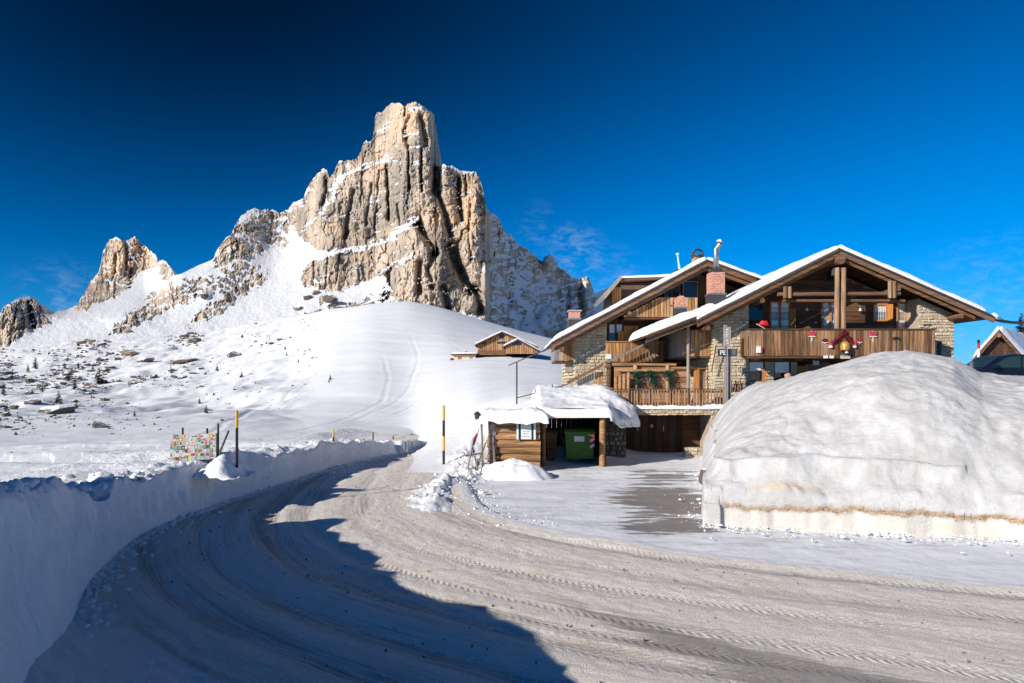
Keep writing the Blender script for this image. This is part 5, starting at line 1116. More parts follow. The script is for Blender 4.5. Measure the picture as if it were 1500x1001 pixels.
MB().box(s0-.2, s1+.15, ysn-.1, 35.4, stp_+.17, stp_+.25).build('roof', M['wood_dark'], sh2); MB().box(s0-.2, s0-.12, ysn+.1, 35.3, -.1, stp_+.17).box(s1+.05, s1+.13, ysn+.15, 35.3, -.1, stp_+.17).build('side_wall', M['wood_darkv'], sh2)
boards(sh2, 'back_board', s0-.1, s1+.05, 35.2, -.1, stp_+.15, 12, 'wood_darkv', .04, .01)
def bin_(x0, x1, y, z0, z1, body, label, stripes=True):
    t = thing('wheeled_bin', label, 'waste bin', ((x0+x1)/2, y, z0))
    i = .06; b = MB(); k = len(b.v)
    b.v += [(x0+i, y+i, z0+.12), (x1-i, y+i, z0+.12), (x1-i, y+.9, z0+.12), (x0+i, y+.9, z0+.12), (x0, y, z1-.28), (x1, y, z1-.28), (x1, y+.98, z1-.28), (x0, y+.98, z1-.28)]
    b.f += [(0, 3, 2, 1), (4, 5, 6, 7), (0, 1, 5, 4), (1, 2, 6, 5), (2, 3, 7, 6), (3, 0, 4, 7)]; b.t = [0]*8; b.build('body', M[body], t)
    MB().box(x0-.04, x1+.04, y-.04, y+1.02, z1-.28, z1-.20).build('rim', M[body], t)
    pr_ = [(y-.03, z1-.195), (y+.05, z1-.09), (y+.35, z1-.01), (y+.7, z1), (y+1.0, z1-.08), (y+1.0, z1-.195)]
    b = MB(); n = len(pr_)
    b.v = [(x0-.03, a, c_) for a, c_ in pr_]+[(x1+.03, a, c_) for a, c_ in pr_]; b.f = [tuple(range(n)), tuple(reversed(range(n, 2*n)))]+[(q_, q_+n, (q_+1) % n+n, (q_+1) % n) for q_ in range(n)]; b.t = [0]*2*n; o = b.build('lid', M[body], t); fix_normals(o)
    for xx in (x0+.16, x1-.16):
        for yy in (y+.15, y+.8): MB().tube([(xx-.03, yy, z0+.08), (xx+.03, yy, z0+.08)], .08, 10).build('wheel', M['rubber'], t)
    MB().tube([(x0-.02, y-.02, z1-.45), (x0-.07, y-.04, z1-.45), (x0-.07, y-.04, z1-.75)], .02, 6).build('handle', M['metal_dark'], t)
    return t
bt = bin_(PX(828, 33), PX(871, 33), 33, .16, PZ(626, 33.4), 'green', 'green wheeled waste bin with a red and white striped corner in the shelter')
MB().box(PX(841, 33), PX(856, 33), 32.975, 32.99, PZ(647, 33), PZ(639, 33)).build('label_sheet', M['white'], bt)
for k, (za, mt) in enumerate(((638, 'red'), (642.5, 'white'), (647, 'red'), (651.5, 'white'))): MB().bar(P(864.5, za+4, 32.97), P(870.5, za, 32.97), .02, .13).build('stripe', M[mt], bt)
bt2 = bin_(PX(800, 33.4), PX(816, 33.4), 33.4, .1, PZ(628, 33.6), 'wood_dark', 'narrow dark brown bin at the shaded left end of the shelter'); MB().lathe((PX(808, 33.3), 33.36, PZ(659, 33.3)), [(.01, -.02), (.13, 0), (.01, .02)], 6).build('emblem', M['metal'], bt2)

# snow drift lying over the shelter roof and the bank behind it
dx = np.linspace(1.15, 6.5, 130); dy = np.linspace(31.75, 42, 130); DX, DY = np.meshgrid(dx, dy)
front = np.where(DX < s1+.35, 31.78, 31.78+(DX-s1-.35)*1.55)
e_ = np.minimum.reduce([DY-front, (DX-1.15)*1.3, (6.5-DX+.12*fbm(DY, DX*0, 2, 46))*1.2]); pf = np.sqrt(np.clip(1-(1-np.clip(e_/(.6+1.5*sst(s1+.1, s1+.9, DX)), 0, 1))**2, 0, 1))
base = stp_+.12+np.where(DX > s1+.3, -.42*sst(s1+.3, s1+1.0, DX)*(1-sst(33.5, 35.5, DY))+.16*fbm(DX*1.1, DY*.9, 3, 53)*sst(s1, s1+.6, DX), 0)
dz = base+pf*(.17+.16*sst(31.8, 34.5, DY)+.80*sst(33.8, 39, DY)+(.16*fbm(DX*.8, DY*.8, 4, 47)))-(.28+.3*fbm(DX*2.3, DY*2, 3, 54))*(1-pf)*sst(s1+.2, s1+.6, DX)+.25*np.exp(-((DX-5.0)/.9)**2-((DY-36.5)/1.6)**2)
grid('snow_drift', np.stack([DX, np.maximum(DY, front-.04+.04*pf), np.where(e_ < -.02, base-.30-.12*(DX > s1+.3), dz)], -1), M['snow'], kind='structure')
# rounded heap in front of the cabin
th_, rd = np.meshgrid(np.linspace(0, 2*math.pi, 72), np.linspace(0, 1, 36)); hx = PX(752, 28.3)+1.75*rd*np.cos(th_)*(1+.45*fbm(np.cos(th_)*1.5, np.sin(th_)*1.5, 2, 48)); hy = 28.9+1.15*rd*np.sin(th_)
grid('snow_heap', np.stack([hx, hy, -.1+(.80*(1-rd**2.0)*(1+.2*np.cos(th_-.6)*rd)+.24*fbm(hx*1.3, hy*1.6, 5, 49)*(1-rd**4))], -1), M['snow'], kind='structure', flip=True)

# ------------------------------------------------------------------ the great snow heap on the right
cn = np.array([5.25, 19.1]); dF = np.array([1, -.24]); dF /= np.linalg.norm(dF); dL = np.array([.27, .96]); dL /= np.linalg.norm(dL)
ee = np.concatenate([np.geomspace(.02, 1.2, 70), np.linspace(1.25, 12, 200), np.linspace(12.2, 24, 50)]); dd_ = np.concatenate([np.geomspace(.02, 1.2, 70), np.linspace(1.24, 9, 170), np.linspace(9.2, 18, 60)])
EE, DDm = np.meshgrid(ee, dd_)
hX = cn[0]+dF[0]*EE+dL[0]*DDm; hY = cn[1]+dF[1]*EE+dL[1]*DDm
E3 = EE*2.9; m_ = E3+DDm-np.sqrt(E3**2+DDm**2)
m_ = np.maximum(0, m_+np.where(m_ < 1.5, .05*fbm(hX*.9, hY*.9, 3, 110), 0))
# ridge height along its length: climbs from the left corner to a crown, sinks to the right
HG = np.interp(hX/(hY/25.0), [6.5, 7.7, 9.0, 10.0, 11.25, 12.5, 13.5, 14.7, 16.2, 17.2, 18.7, 24], [3.0, 3.62, 3.95, 4.2, 4.5, 4.85, 5.1, 5.12, 4.85, 4.35, 4.2, 4.0])
foot = .50+.16*fbm(hX*.7, hY*.2, 3, 127); body = foot+(HG-foot)*np.sin(np.clip(m_/5.9, 0, 1)*math.pi/2)**.82
bl = foot*sst(.03, .10, m_)
hz = np.where(m_ < .16, bl, body*sst(-.4, .25, m_))
hz = hz-.22*sst(6.5, 14, DDm)*(HG-3)*.6
wv1, we1 = worley(hX*1.1+.5*fbm(hX, hY, 3, 120), hY*1.1+.5*fbm(hX, hY, 3, 121), 122)
hz += sst(.1, .6, m_)*(.30*fbm(hX*.30, hY*.36, 4, 111)+.085*fbm(hX*.9, hY*1.3, 5, 112, .6)+.035*fbm(hX*3.5, hY*5, 4, 113, .6)+.02*(wv1-.5)*sst(0, .25, we1))
hz += sst(.3, .9, m_)*sst(3.2, 1.6, m_)*(.07*(wv1-.4)*sst(0, .3, we1)+.08*fbm(hX*1.6, hY*2.0, 4, 123))
lip = np.exp(-((m_-.26)/.14)**2); hz += lip*(.06+.22*fbm(hX*.9, hY*.4, 4, 114)+.08*fbm(hX*4, hY*2, 4, 118))
hz += .22*np.exp(-((hz-1.55-.22*fbm(hX*.45, hY*0, 3, 115))/.13)**2)*sst(.2, .5, m_)*(fbm(hX*.5, hY*.3, 3, 119) > -.05)
# undercut: pull the foot back, let the lip hang
cutb = sst(.80, .42, hz)*sst(.3, 0, m_-.05)*(.14+.26*fbm(EE*.8, DDm*.8, 4, 116)); hY = hY+cutb*(EE > .5); hX = hX+cutb*.6*(EE <= .8)
hz[(DDm <= .0205) | (EE <= .0205)] = -.2
g = G('heap_snow'); v = g.coord(); n1 = g.noise(v, 1.2, 6, .62); n2 = g.noise(g.coord('Object', (1.0, 1.4, 2.0)), 3.0, 7, .70); n3 = g.noise(v, 22, 5, .75); sp_ = g.noise(v, 9, 3, .6)
pos = g.coord(); sxyz = g.N.new('ShaderNodeSeparateXYZ'); g.L.new(pos, sxyz.inputs[0]); zz0 = sxyz.outputs[2]
wv_ = g.math('ADD', zz0, g.math('MULTIPLY', g.math('SUBTRACT', g.noise(g.coord('Object', (1, 1, .2)), .55, 5, .65), .5), .75)); w2 = g.math('ADD', wv_, g.math('MULTIPLY', g.math('SUBTRACT', n2, .5), .30))
c = g.mix(g.ss(n1, .3, .72), (.50, .49, .475), (.66, .655, .65)); c = g.mix(g.ss(n2, .55, .75, 0, .45), c, (.40, .37, .33))
band = g.math('MULTIPLY', g.ss(w2, .44, .50), g.ss(w2, .54, .70, 1, 0)); ma = g.attr('foot').outputs['Fac']
c = g.mix(g.math('MULTIPLY', g.math('MULTIPLY', band, ma), g.ss(sp_, .25, .6, .45, 1)), c, g.mix(g.ss(n3, .35, .6), (.20, .115, .055), (.52, .37, .22)))
b2_ = g.math('MULTIPLY', g.ss(w2, 1.05, 1.12), g.ss(w2, 1.14, 1.26, 1, 0)); c = g.mix(g.math('MULTIPLY', g.math('MULTIPLY', b2_, ma), g.ss(g.noise(v, .35, 3), .52, .66, 0, .8)), c, (.66, .52, .36))
c = g.mix(g.math('MULTIPLY', g.ss(w2, .46, .38), g.math('MULTIPLY', ma, .6)), c, (.74, .68, .58))
c = g.mix(g.ss(g.noise(v, .5, 4, .6), .62, .74, 0, .45), c, (.74, .68, .58))
M['heap'] = g.done(c, .72, g.bump(n3, .6, .035, g.bump(n2, .55, .09)))
heap = grid('snow_mound', np.stack([hX, hY, hz], -1), M['heap'], attrs={'foot': sst(2.2, .7, m_)*sst(.35, .8, EE)}, kind='structure')
if heap.data.polygons[len(heap.data.polygons)//2].normal.z < 0: heap.data.flip_normals()
# brown frozen lump on its flank
lb = thing('frozen_lump', 'brown frozen clod sticking out of the left flank of the snow heap', 'clod', P(1031, 700, 24)); V_, F_ = lump(ICO2, 5, .25); me = raw_mesh('lump', V_*np.array([.16, .3, .30])+np.array(P(1031, 700, 22.5)), F_, M['brick'] if False else M['boulder'], smooth=False); o = bpy.data.objects.new('lump', me); link(o, lb)

# ------------------------------------------------------------------ loose snow and ice along the road: too many to count
def scatter_lumps(name, pts, sizes, mat, seed, base=ICO1, smooth=False):
    r = np.random.default_rng(seed); VV, FF = [], []; k = 0
    protos = [lump(base, seed*10+i, .5) for i in range(8)]
    if smooth: protos = [(lump(base, seed*10+i, .06, 6)[0]*np.array([1.15, 1, .8]), base[1]) for i in range(8)]
    for p_, s_ in zip(pts, sizes):
        V, F = protos[r.integers(8)]; a = r.uniform(0, 6.28); ca, sa = math.cos(a), math.sin(a); q_ = V*s_*r.uniform(.7, 1.3, 3)
        VV.append(np.stack([q_[:, 0]*ca-q_[:, 1]*sa, q_[:, 0]*sa+q_[:, 1]*ca, q_[:, 2]], 1)+p_); FF.append(F+k); k += len(V)
    o = bpy.data.objects.new(name, raw_mesh(name, np.concatenate(VV), np.concatenate(FF), mat, smooth=smooth)); C.objects.link(o); o['kind'] = 'stuff'; return o
pts, szs = [], []
for _ in range(420):      # crumbs and balls on the inside of the bend
    i = rng.integers(250, 480); s_ = -3.6+rng.normal()*.55; x_, y_ = RP[i]+RNm[i]*s_; z_ = max(terr_z(x_, y_), -.1)
    r_ = min(.10, .010+rng.exponential(.014)); pts.append((x_, y_, max(z_, .03)+r_*.3)); szs.append(r_)
for _ in range(200):       # rubble below the cabin and the marker pole
    x_, y_ = rng.normal(-2.3, .7), rng.uniform(23, 33); x_ += .055*(y_-24); r_ = min(.16, .03+rng.exponential(.03)); pts.append((x_, y_, terr_z(x_, y_)+r_*.1)); szs.append(r_)
for _ in range(1300):      # spill along the foot of the cut wall and its crest
    i = rng.integers(150, 515); q_ = WP[i]-WN[i]*rng.exponential(.22); r_ = min(.10, .012+rng.exponential(.016)); pts.append((q_[0], q_[1], .05+.05+r_*.3)); szs.append(r_)
for _ in range(420):
    i = rng.integers(170, 330); s_ = .30*WH[i]+rng.exponential(.35); q_ = WP[i]+WN[i]*s_; r_ = min(.15, .018+rng.exponential(.03))*(1 if rng.random() > .02 else 1.2); pts.append((q_[0], q_[1], WH[i]-.02+r_*.2)); szs.append(r_)
for _ in range(700):      # edges of the great heap
    e0 = rng.uniform(0, 16); q_ = cn+dF*e0-dL*rng.exponential(.35) if rng.random() < .9 else cn+dL*rng.uniform(0, 12)-dF*rng.exponential(.3); r_ = min(.07, .01+rng.exponential(.012)); pts.append((q_[0], q_[1], .03+r_*.3)); szs.append(r_)
scatter_lumps('snow_crumbs', pts, szs, M['bank_snow'], 3, ICO2, True)
pts, szs = [], []
for _ in range(1800):      # grit and dark ice on the carriageway
    i = rng.integers(180, 900); s_ = rng.uniform(-3.2, 5.5); x_, y_ = RP[i]+RNm[i]*s_; r_ = min(.035, .006+rng.exponential(.006)); pts.append((x_, y_, .04+r_*.3)); szs.append(r_)
scatter_lumps('road_grit', pts, szs, m_plain('grit', (.17, .15, .13), .85), 4)

# big torn blocks on the crest of the cut wall
cb = [(150, 663, 17.0, .30), (165, 655, 17.6, .22), (205, 668, 18.2, .18), (100, 678, 15.2, .22), (212, 658, 19.5, .16), (180, 650, 19, .14), (120, 690, 14.6, .15), (135, 672, 16.2, .2), (228, 662, 20, .13)]
for i, (x_, y_, Y_, s_) in enumerate(cb):
    V, F = lump(ICO3, 300+i, .12, 9); V = V*np.array([s_*1.35, s_, s_*.62])+np.array([0, 0, 0]); V += .02*rng.normal(size=V.shape)*s_*3
    o = bpy.data.objects.new('snow_block', raw_mesh('snow_block', V, F, M['bank_snow'], smooth=True)); C.objects.link(o)
    q_ = np.array([PX(x_, Y_), Y_]); d_, h_ = wall_dist(np.array([[q_[0]]]), np.array([[q_[1]]])); o.location = (q_[0], q_[1], float(h_[0, 0])+s_*.35-.05); o.rotation_euler = (rng.uniform(-.3, .3), rng.uniform(-.3, .3), rng.uniform(0, 3)); 
    tag(o, 'largest torn snow block on the crest of the cut wall' if i == 0 else 'torn block of snow lying on the crest of the cut wall', 'snow block', 'snow blocks on the wall crest')

# ------------------------------------------------------------------ marker poles
def pole(x, ytop, ybase, Y, label, rings, r=.05, emb=.5):
    p = thing('marker_pole', label, 'pole', P(x, ybase, Y), 'snow marker poles along the road')
    ys = [ytop]+[a for a, b in rings]; 
    for k, (yb_, mt) in enumerate(rings):
        y0 = ys[k]; zb = PZ(yb_, Y)-(emb if k == len(rings)-1 else 0)
        MB().tube([(PX(x, Y), Y, zb), (PX(x, Y), Y, PZ(y0, Y))], r, 8).build('band', M[mt], p)
    MB().lathe((PX(x, Y), Y, PZ(ytop, Y)), [(r, 0), (r*.6, r*.5), (r*.1, r*.7)], 8).build('tip', M['yellow'], p)
    return p
pole(347, 602, 662, 21.5, 'yellow topped black marker pole nearest the sticker covered board', [(627, 'yellow'), (662, 'black')], .045)
pole(650, 595, 684, 31.5, 'tall yellow and black banded marker pole right of the road', [(616, 'yellow'), (639, 'black'), (660, 'yellow'), (684, 'black')], .06)
pole(656.5, 629, 650, 46, 'small marker pole just behind the tall banded one', [(640, 'yellow'), (650, 'black')], .07)
pole(488.5, 629, 652, 32, 'slim marker pole standing alone on the middle of the cut wall', [(640, 'yellow'), (652, 'black')], .045)
pole(546.5, 633, 650, 38, 'thin dark marker pole near the far end of the cut wall', [(640, 'black'), (650, 'black')], .035)
pole(576, 639, 650, 42, 'second last thin marker pole at the far wall end', [(650, 'black')], .035); pole(584.5, 641, 651, 42.5, 'last thin marker pole at the very end of the wall', [(645, 'yellow'), (651, 'black')], .035)

# road signs seen from behind
def road_sign(x, yt, yb, Y, label):
    s_ = thing('road_sign', label, 'sign', P(x, yb, Y)); h = (yb-yt)*Y/1000; cx_ = PX(x, Y); z1_ = PZ(yt, Y)
    MB().tube([(cx_, Y, PZ(yb, Y)-.6), (cx_, Y, z1_-.05)], .035, 7).build('post', M['metal'], s_)
    r_ = h*.30; MB().prism([(cx_+r_*math.cos(a), z1_-r_*.95+r_*math.sin(a)) for a in (math.pi/2, math.pi*7/6, math.pi*11/6)], Y-.05, Y-.03).build('triangle_plate', M['metal_dark'], s_)
    MB().prism([(cx_+r_*.82*math.cos(a), z1_-r_*2.5+r_*.82*math.sin(a)) for a in np.linspace(0, 6.283, 15)[:-1]], Y-.05, Y-.03).build('round_plate', M['metal_dark'], s_); MB().prism([(cx_+r_*.45*math.cos(a), z1_-r_*2.5+r_*.45*math.sin(a)) for a in np.linspace(0, 6.283, 11)[:-1]], Y-.056, Y-.051).build('round_inset', M['darkred'], s_)
    return s_
road_sign(410.5, 648, 663, 33, 'pair of dark road sign plates on a post behind the cut wall'); road_sign(603, 634.5, 652, 52, 'far road sign with a triangle over a disc at the end of the road')
ba = thing('barrier', 'short slanting dark barrier arm beside the far road sign', 'barrier', P(606, 650, 52)); MB().bar(P(606, 649, 52), P(616, 645.5, 52), .09, .12).build('arm', M['metal_dark'], ba); MB().tube([P(607, 658, 52), P(607, 648.5, 52)], .06, 7).build('post', M['metal_dark'], ba)
rp = thing('marker_pole', 'red and white striped marker pole between the chalet and the dark hut', 'pole', P(1433.5, 530, 30), 'snow marker poles along the road')
for a, c_, mt in ((498, 503, 'black'), (503, 511, 'red'), (511, 518, 'white'), (518, 527, 'white'), (527, 545, 'red')): MB().tube([P(1433.5, c_, 30), P(1433.5, a, 30)], .055, 8).build('band', M[mt], rp)

# ------------------------------------------------------------------ board covered with stickers
yb_ = 22.3; sbp = P(283, 655, yb_); ang = .30
st_b = thing('sticker_board', 'wide road board completely covered in colourful stickers on dark posts', 'sign board', sbp)
ca, sa = math.cos(ang), math.sin(ang)
def sb(u_, z_, out=0.0): return (sbp[0]+u_*ca-out*sa*(-1)*-1, sbp[1]-u_*sa-out*ca, sbp[2]+z_)
def sb_box(name, u0, u1, z0, z1, o0, o1, mat, parent, slope=True):
    b = MB(); i = len(b.v); sl_ = .05
    f_ = lambda u_, z_, o: (lambda p: (p[0], p[1], p[2]+(sl_*u_ if slope else 0)))(sb(u_, z_, o))
    b.v = [f_(u0, z0, o1), f_(u1, z0, o1), f_(u1, z0, o0), f_(u0, z0, o0), f_(u0, z1, o1), f_(u1, z1, o1), f_(u1, z1, o0), f_(u0, z1, o0)]
    b.f = [(0, 3, 2, 1), (4, 5, 6, 7), (0, 1, 5, 4), (1, 2, 6, 5), (2, 3, 7, 6), (3, 0, 4, 7)]; b.t = [0]*8; return b.build(name, mat, parent)
hw, hh = .92, .42
bd = sb_box('board', -hw, hw, -hh, hh, -.02, .02, M['metal'], st_b)
PAL = [(.55, .55, .53), (.6, .57, .48), (.5, .04, .05), (.05, .22, .10), (.62, .28, .03), (.06, .10, .30), (.72, .65, .2), (.25, .04, .16), (.03, .03, .035), (.6, .3, .28), (.35, .5, .55), (.7, .7, .72), (.42, .38, .32), (.68, .68, .66), (.18, .42, .33), (.72, .71, .66)]
SM = [m_plain('sticker_%s' % n_, tuple(q_*.6 for q_ in c_), .5, 0, .30, 26) for n_, c_ in zip('white cream red green orange blue yellow plum black salmon teal pale tan chalk mint ivory'.split(), PAL)]
rs = random.Random(23); cells = []; u_ = -hw
for i in range(15):
    for j in range(7):
        w_, h_ = 2*hw/15*rs.uniform(.75, 1.45), 2*hh/7*rs.uniform(.7, 1.4); cu = -hw+2*hw*(i+.5)/15+rs.uniform(-.02, .02); cz_ = -hh+2*hh*(j+.5)/7+rs.uniform(-.02, .02)
        a, c_, d_, e__ = max(-hw, cu-w_/2), min(hw, cu+w_/2), max(-hh, cz_-h_/2), min(hh, cz_+h_/2); k = rs.choice((0, 1, 11, 13, 15, 0, 13, 12)) if rs.random() < .36 else rs.randrange(16); lay = .021+.0012*((i*7+j) % 9)
        s_ = sb_box('sticker', a, c_, d_, e__, lay, lay+.001, SM[k], bd)
        if rs.random() < .75:
            f1, f2 = rs.uniform(.15, .3), rs.uniform(.15, .35); k2 = rs.choice([q for q in range(16) if q != k]); sb_box('print', a+(c_-a)*f1, c_-(c_-a)*f1, d_+(e__-d_)*f2, e__-(e__-d_)*f2, lay+.001, lay+.0016, SM[k2], s_)
for u0, zt_, zb_ in ((-.48, .62, -1.0), (.50, .62, -1.0), (.93, .78, -1.0)):
    p_ = sb(u0, 0, -.06); MB().tube([(p_[0], p_[1], p_[2]+zb_), (p_[0], p_[1], p_[2]+zt_)], .035, 7).build('post', M['metal_dark'], st_b)
p_ = sb(.99, 0, -.05); MB().tube([(p_[0], p_[1], p_[2]-.9), (p_[0]+.03, p_[1], p_[2]-.1), (p_[0]+.30, p_[1], p_[2]+.55)], .035, 7).build('stay', M['metal_dark'], st_b); MB().tube([sb(-.97, -.40, 0), sb(-.97, -.55, .0), sb(.6, -.5, 0)], .045, 7).build('base_tube', M['metal_dark'], st_b)
# white drift at the board's right foot
U, VV = np.meshgrid(np.linspace(0, 1, 60), np.linspace(0, 1, 30)); hx = PX(262, 21.4)+(PX(357, 21.4)-PX(262, 21.4))*U; hy = 20.7+1.9*VV+.15*np.sin(U*5)
grid('snow_heap', np.stack([hx, hy, 1.05+.62*sst(0, .85, U)*sst(1.0, .62, U)*np.sin(VV*math.pi)**.8*1.25+.10*fbm(hx*2.2, hy*2.2, 4, 130)], -1), M['snow'], kind='structure')

# ------------------------------------------------------------------ hut on the hill and its low annexe
yh = 118.0
def hz_(y): return PZ(y, yh)
h1 = thing('mountain_hut', 'brown timber hut with two gables standing out on the snow hill', 'hut', P(742, 517, yh))
def gable(parent, xl, xm, xr, ye_l, ym, ye_r, yb_, Y, dep, over, nm=0):
    z = lambda y: PZ(y, Y); X_ = lambda x: PX(x, Y)
    MB().prism([(X_(xl+4), z(yb_)), (X_(xr-4), z(yb_)), (X_(xr-4), z(ye_r)), (X_(xm), z(ym+2)), (X_(xl+4), z(ye_l))], Y, Y+dep).build('wall', M['wood_darkv'], parent)
    n = int((xr-xl-8)/3.2); 
    def zt_(x):
        xx = 750+x*1000/Y; return z(ym+3+(ye_l-ym)*(xm-xx)/(xm-xl)) if xx < xm else z(ym+3+(ye_r-ym)*(xx-xm)/(xr-xm))
    boards(parent, 'plank', X_(xl+4), X_(xr-4), Y-.12, z(yb_), z(ym), n, 'wood_warm', .1, .06, ztop=zt_)
    for a, c_ in (((xl, ye_l), (xm, ym)), ((xm, ym), (xr, ye_r))):
        MB().prism([(X_(a[0]), z(a[1])), (X_(c_[0]), z(c_[1])), (X_(c_[0]), z(c_[1]+2.2)), (X_(a[0]), z(a[1]+2.2))], Y-over, Y+dep).build('roof', M['wood_dark'], parent)
        snow_slab(parent, (X_(a[0]), z(a[1])), (X_(c_[0]), z(c_[1])), Y-over+.5, Y+dep, .30, 140+nm, 10, 12)
gable(h1, 696, 735.5, 788, 505, 486, 508, 518.5, yh, 7, .8, 0); gable(h1, 737, 759, 791, 507.5, 497, 514, 518.5, yh-2.6, 2.5, .5, 1)
for x0, x1, y0, y1 in ((731, 738, 490, 496), (728, 746, 501, 503.5), (707, 712, 502, 505)): MB().box(PX(x0, yh), PX(x1, yh), yh-.2, yh-.13, PZ(y1, yh), PZ(y0, yh)).build('window', M['pane_dark'], h1)
MB().box(PX(752, yh-2.6), PX(763, yh-2.6), yh-2.78, yh-2.73, PZ(506, yh-2.6), PZ(501, yh-2.6)).build('window', M['pane_dark'], h1)
MB().box(PX(700, yh), PX(742, yh), yh-.35, yh-.2, PZ(520.5, yh), PZ(513.5, yh)).build('base_board', M['wood_beam'], h1)
an = thing('annexe', 'low cream annexe with brown shutters left of the timber hut', 'annexe', P(680, 527, yh)); MB().box(PX(664, yh), PX(697, yh), yh-.5, yh+4, PZ(534, yh), PZ(520.5, yh)).build('wall', M['plaster'], an); MB().box(PX(661, yh), PX(699, yh), yh-1.0, yh+4.3, PZ(520.3, yh), PZ(519, yh)).build('roof', M['wood_dark'], an)
snow_slab(an, (PX(662, yh), PZ(519, yh)), (PX(699, yh), PZ(518.5, yh)), yh-.8, yh+4.2, .32, 150, 10, 10)
for x0, x1 in ((671, 676.5), (688, 692)): MB().box(PX(x0, yh), PX(x1, yh), yh-.56, yh-.51, PZ(526.5, yh), PZ(523, yh)).build('shutter', M['wood_shutter'], an)
MB().prism([(PX(668, yh), PZ(519, yh)), (PX(683, yh), PZ(514, yh)), (PX(684, yh), PZ(515.5, yh)), (PX(672, yh), PZ(519, yh))], yh+.5, yh+3).build('roof_hatch', M['wood_grey'], an); MB().box(PX(660, yh), PX(664.5, yh), yh-.6, yh+.5, PZ(529.5, yh), PZ(525, yh)).build('porch', M['wood_dark'], an)

# ------------------------------------------------------------------ dark hut and car behind the heap, far right
hx0 = Vector((PX(1466, 46), 46, 0)); rzh = R(44); ca, sa = math.cos(rzh), math.sin(rzh)
def hp(a, d, z): return (hx0.x+a*ca+d*sa*1.0, hx0.y-a*sa*-1*0+a*(-sa)*(-1)*.0+d*ca-a*sa*(-.0), z)   # gable across, ridge running back to the right
h2 = thing('dark_hut', 'dark timber hut with a thick snowy roof behind the parked car', 'hut', (hx0.x, hx0.y, 3))
zr_, ze = PZ(483, 46), PZ(527, 46); wv2 = 2.5
def quad_slab(name, pts, th, mat, parent):
    b = MB(); n = len(pts); b.v = [tuple(p_) for p_ in pts]+[(p_[0], p_[1], p_[2]-th) for p_ in pts]; b.f = [tuple(range(n)), tuple(reversed(range(n, 2*n)))]+[(q_, q_+n, (q_+1) % n+n, (q_+1) % n) for q_ in range(n)]; b.t = [0]*2*n; o = b.build(name, mat, parent); fix_normals(o); return o
for sgn in (-1, 1):
    quad_slab('roof', [hp(0, -.6, zr_), hp(sgn*wv2, -.6, ze), hp(sgn*wv2, 9, ze), hp(0, 9, zr_)], .14, M['wood_dark'], h2)
    U, VV = np.meshgrid(np.linspace(0, 1, 24), np.linspace(0, 1, 30)); ed = np.minimum(np.minimum(U+.02, 1-U)*2.8, np.minimum(VV, 1-VV)*9.5); pr = np.sqrt(np.clip(1-(1-np.clip(ed/.35, 0, 1))**2, 0, 1))
    aa_ = sgn*wv2*(1-U); dd0 = -.6+9.6*VV; p3 = np.stack([hx0.x+aa_*ca+dd0*sa, hx0.y+dd0*ca, ze+(zr_-ze)*U+pr*.38*(1+.2*fbm(dd0*.5, U*2, 3, 160))], -1); o = grid('roof_snow', p3, M['snow'], h2)
    if o.data.polygons[300].normal.z < 0: o.data.flip_normals()
    quad_slab('verge_board', [hp(0, -.66, zr_-.12), hp(sgn*wv2, -.66, ze-.12), hp(sgn*wv2, -.6, ze-.12), hp(0, -.6, zr_-.12)], .22, M['wood_beam'], h2)
quad_slab('wall', [hp(-2.0, 0, ze+.2), hp(2.0, 0, ze+.2), hp(2.0, 8.5, ze+.2), hp(-2.0, 8.5, ze+.2)], 3.2, M['wood_darkv'], h2)
for k in range(16):
    a = -2.0+.25*k; quad_slab('plank', [hp(a+.01, -.05, zr_-.25-(zr_-ze)*abs(a+.125)/wv2), hp(a+.24, -.05, zr_-.25-(zr_-ze)*abs(a+.125)/wv2), hp(a+.24, 0, zr_-.25-(zr_-ze)*abs(a+.125)/wv2), hp(a+.01, 0, zr_-.25-(zr_-ze)*abs(a+.125)/wv2)], 2.6, M['wood_dark'], h2)
MB().tube([hp(0, -.75, zr_-.42), hp(0, .2, zr_-.42)], .14, 9).build('ridge_beam', M['wood_post'], h2); quad_slab('cream_panel', [hp(-.3, -.16, ze-.35), hp(.5, -.16, ze-.35), hp(.5, -.08, ze-.35), hp(-.3, -.08, ze-.35)], .9, M['plaster'], h2)  # ridge beam end and a small cream panel on the gable

ycar = 27.6; x0c, z0c = PX(1400, ycar), PZ(519, ycar)-1.62
car = thing('parked_car', 'dark blue car parked on the terrace behind the snow heap', 'car', (x0c+2.2, ycar, z0c))
side = [(0, .35), (0, .72), (.12, .90), (1.0, 1.02), (1.22, 1.05), (2.02, 1.56), (2.35, 1.62), (3.4, 1.60), (4.05, 1.15), (4.45, 1.05), (4.5, .5), (4.4, .32)]
b = MB().prism([(x0c+a, z0c+c_) for a, c_ in side], ycar, ycar+1.72); o = b.build('body', M['carpaint'], car); bv = o.modifiers.new('bevel', 'BEVEL'); bv.width = .06; bv.segments = 3
gl_ = [(1.42, 1.08), (2.08, 1.50), (2.36, 1.54), (2.62, 1.54), (2.62, 1.08)]; MB().prism([(x0c+a, z0c+c_) for a, c_ in gl_], ycar-.012, ycar).build('side_window', M['pane_car'], car)
gl_ = [(2.70, 1.08), (2.70, 1.54), (3.35, 1.53), (3.8, 1.15), (3.75, 1.08)]; MB().prism([(x0c+a, z0c+c_) for a, c_ in gl_], ycar-.012, ycar).build('side_window', M['pane_car'], car)
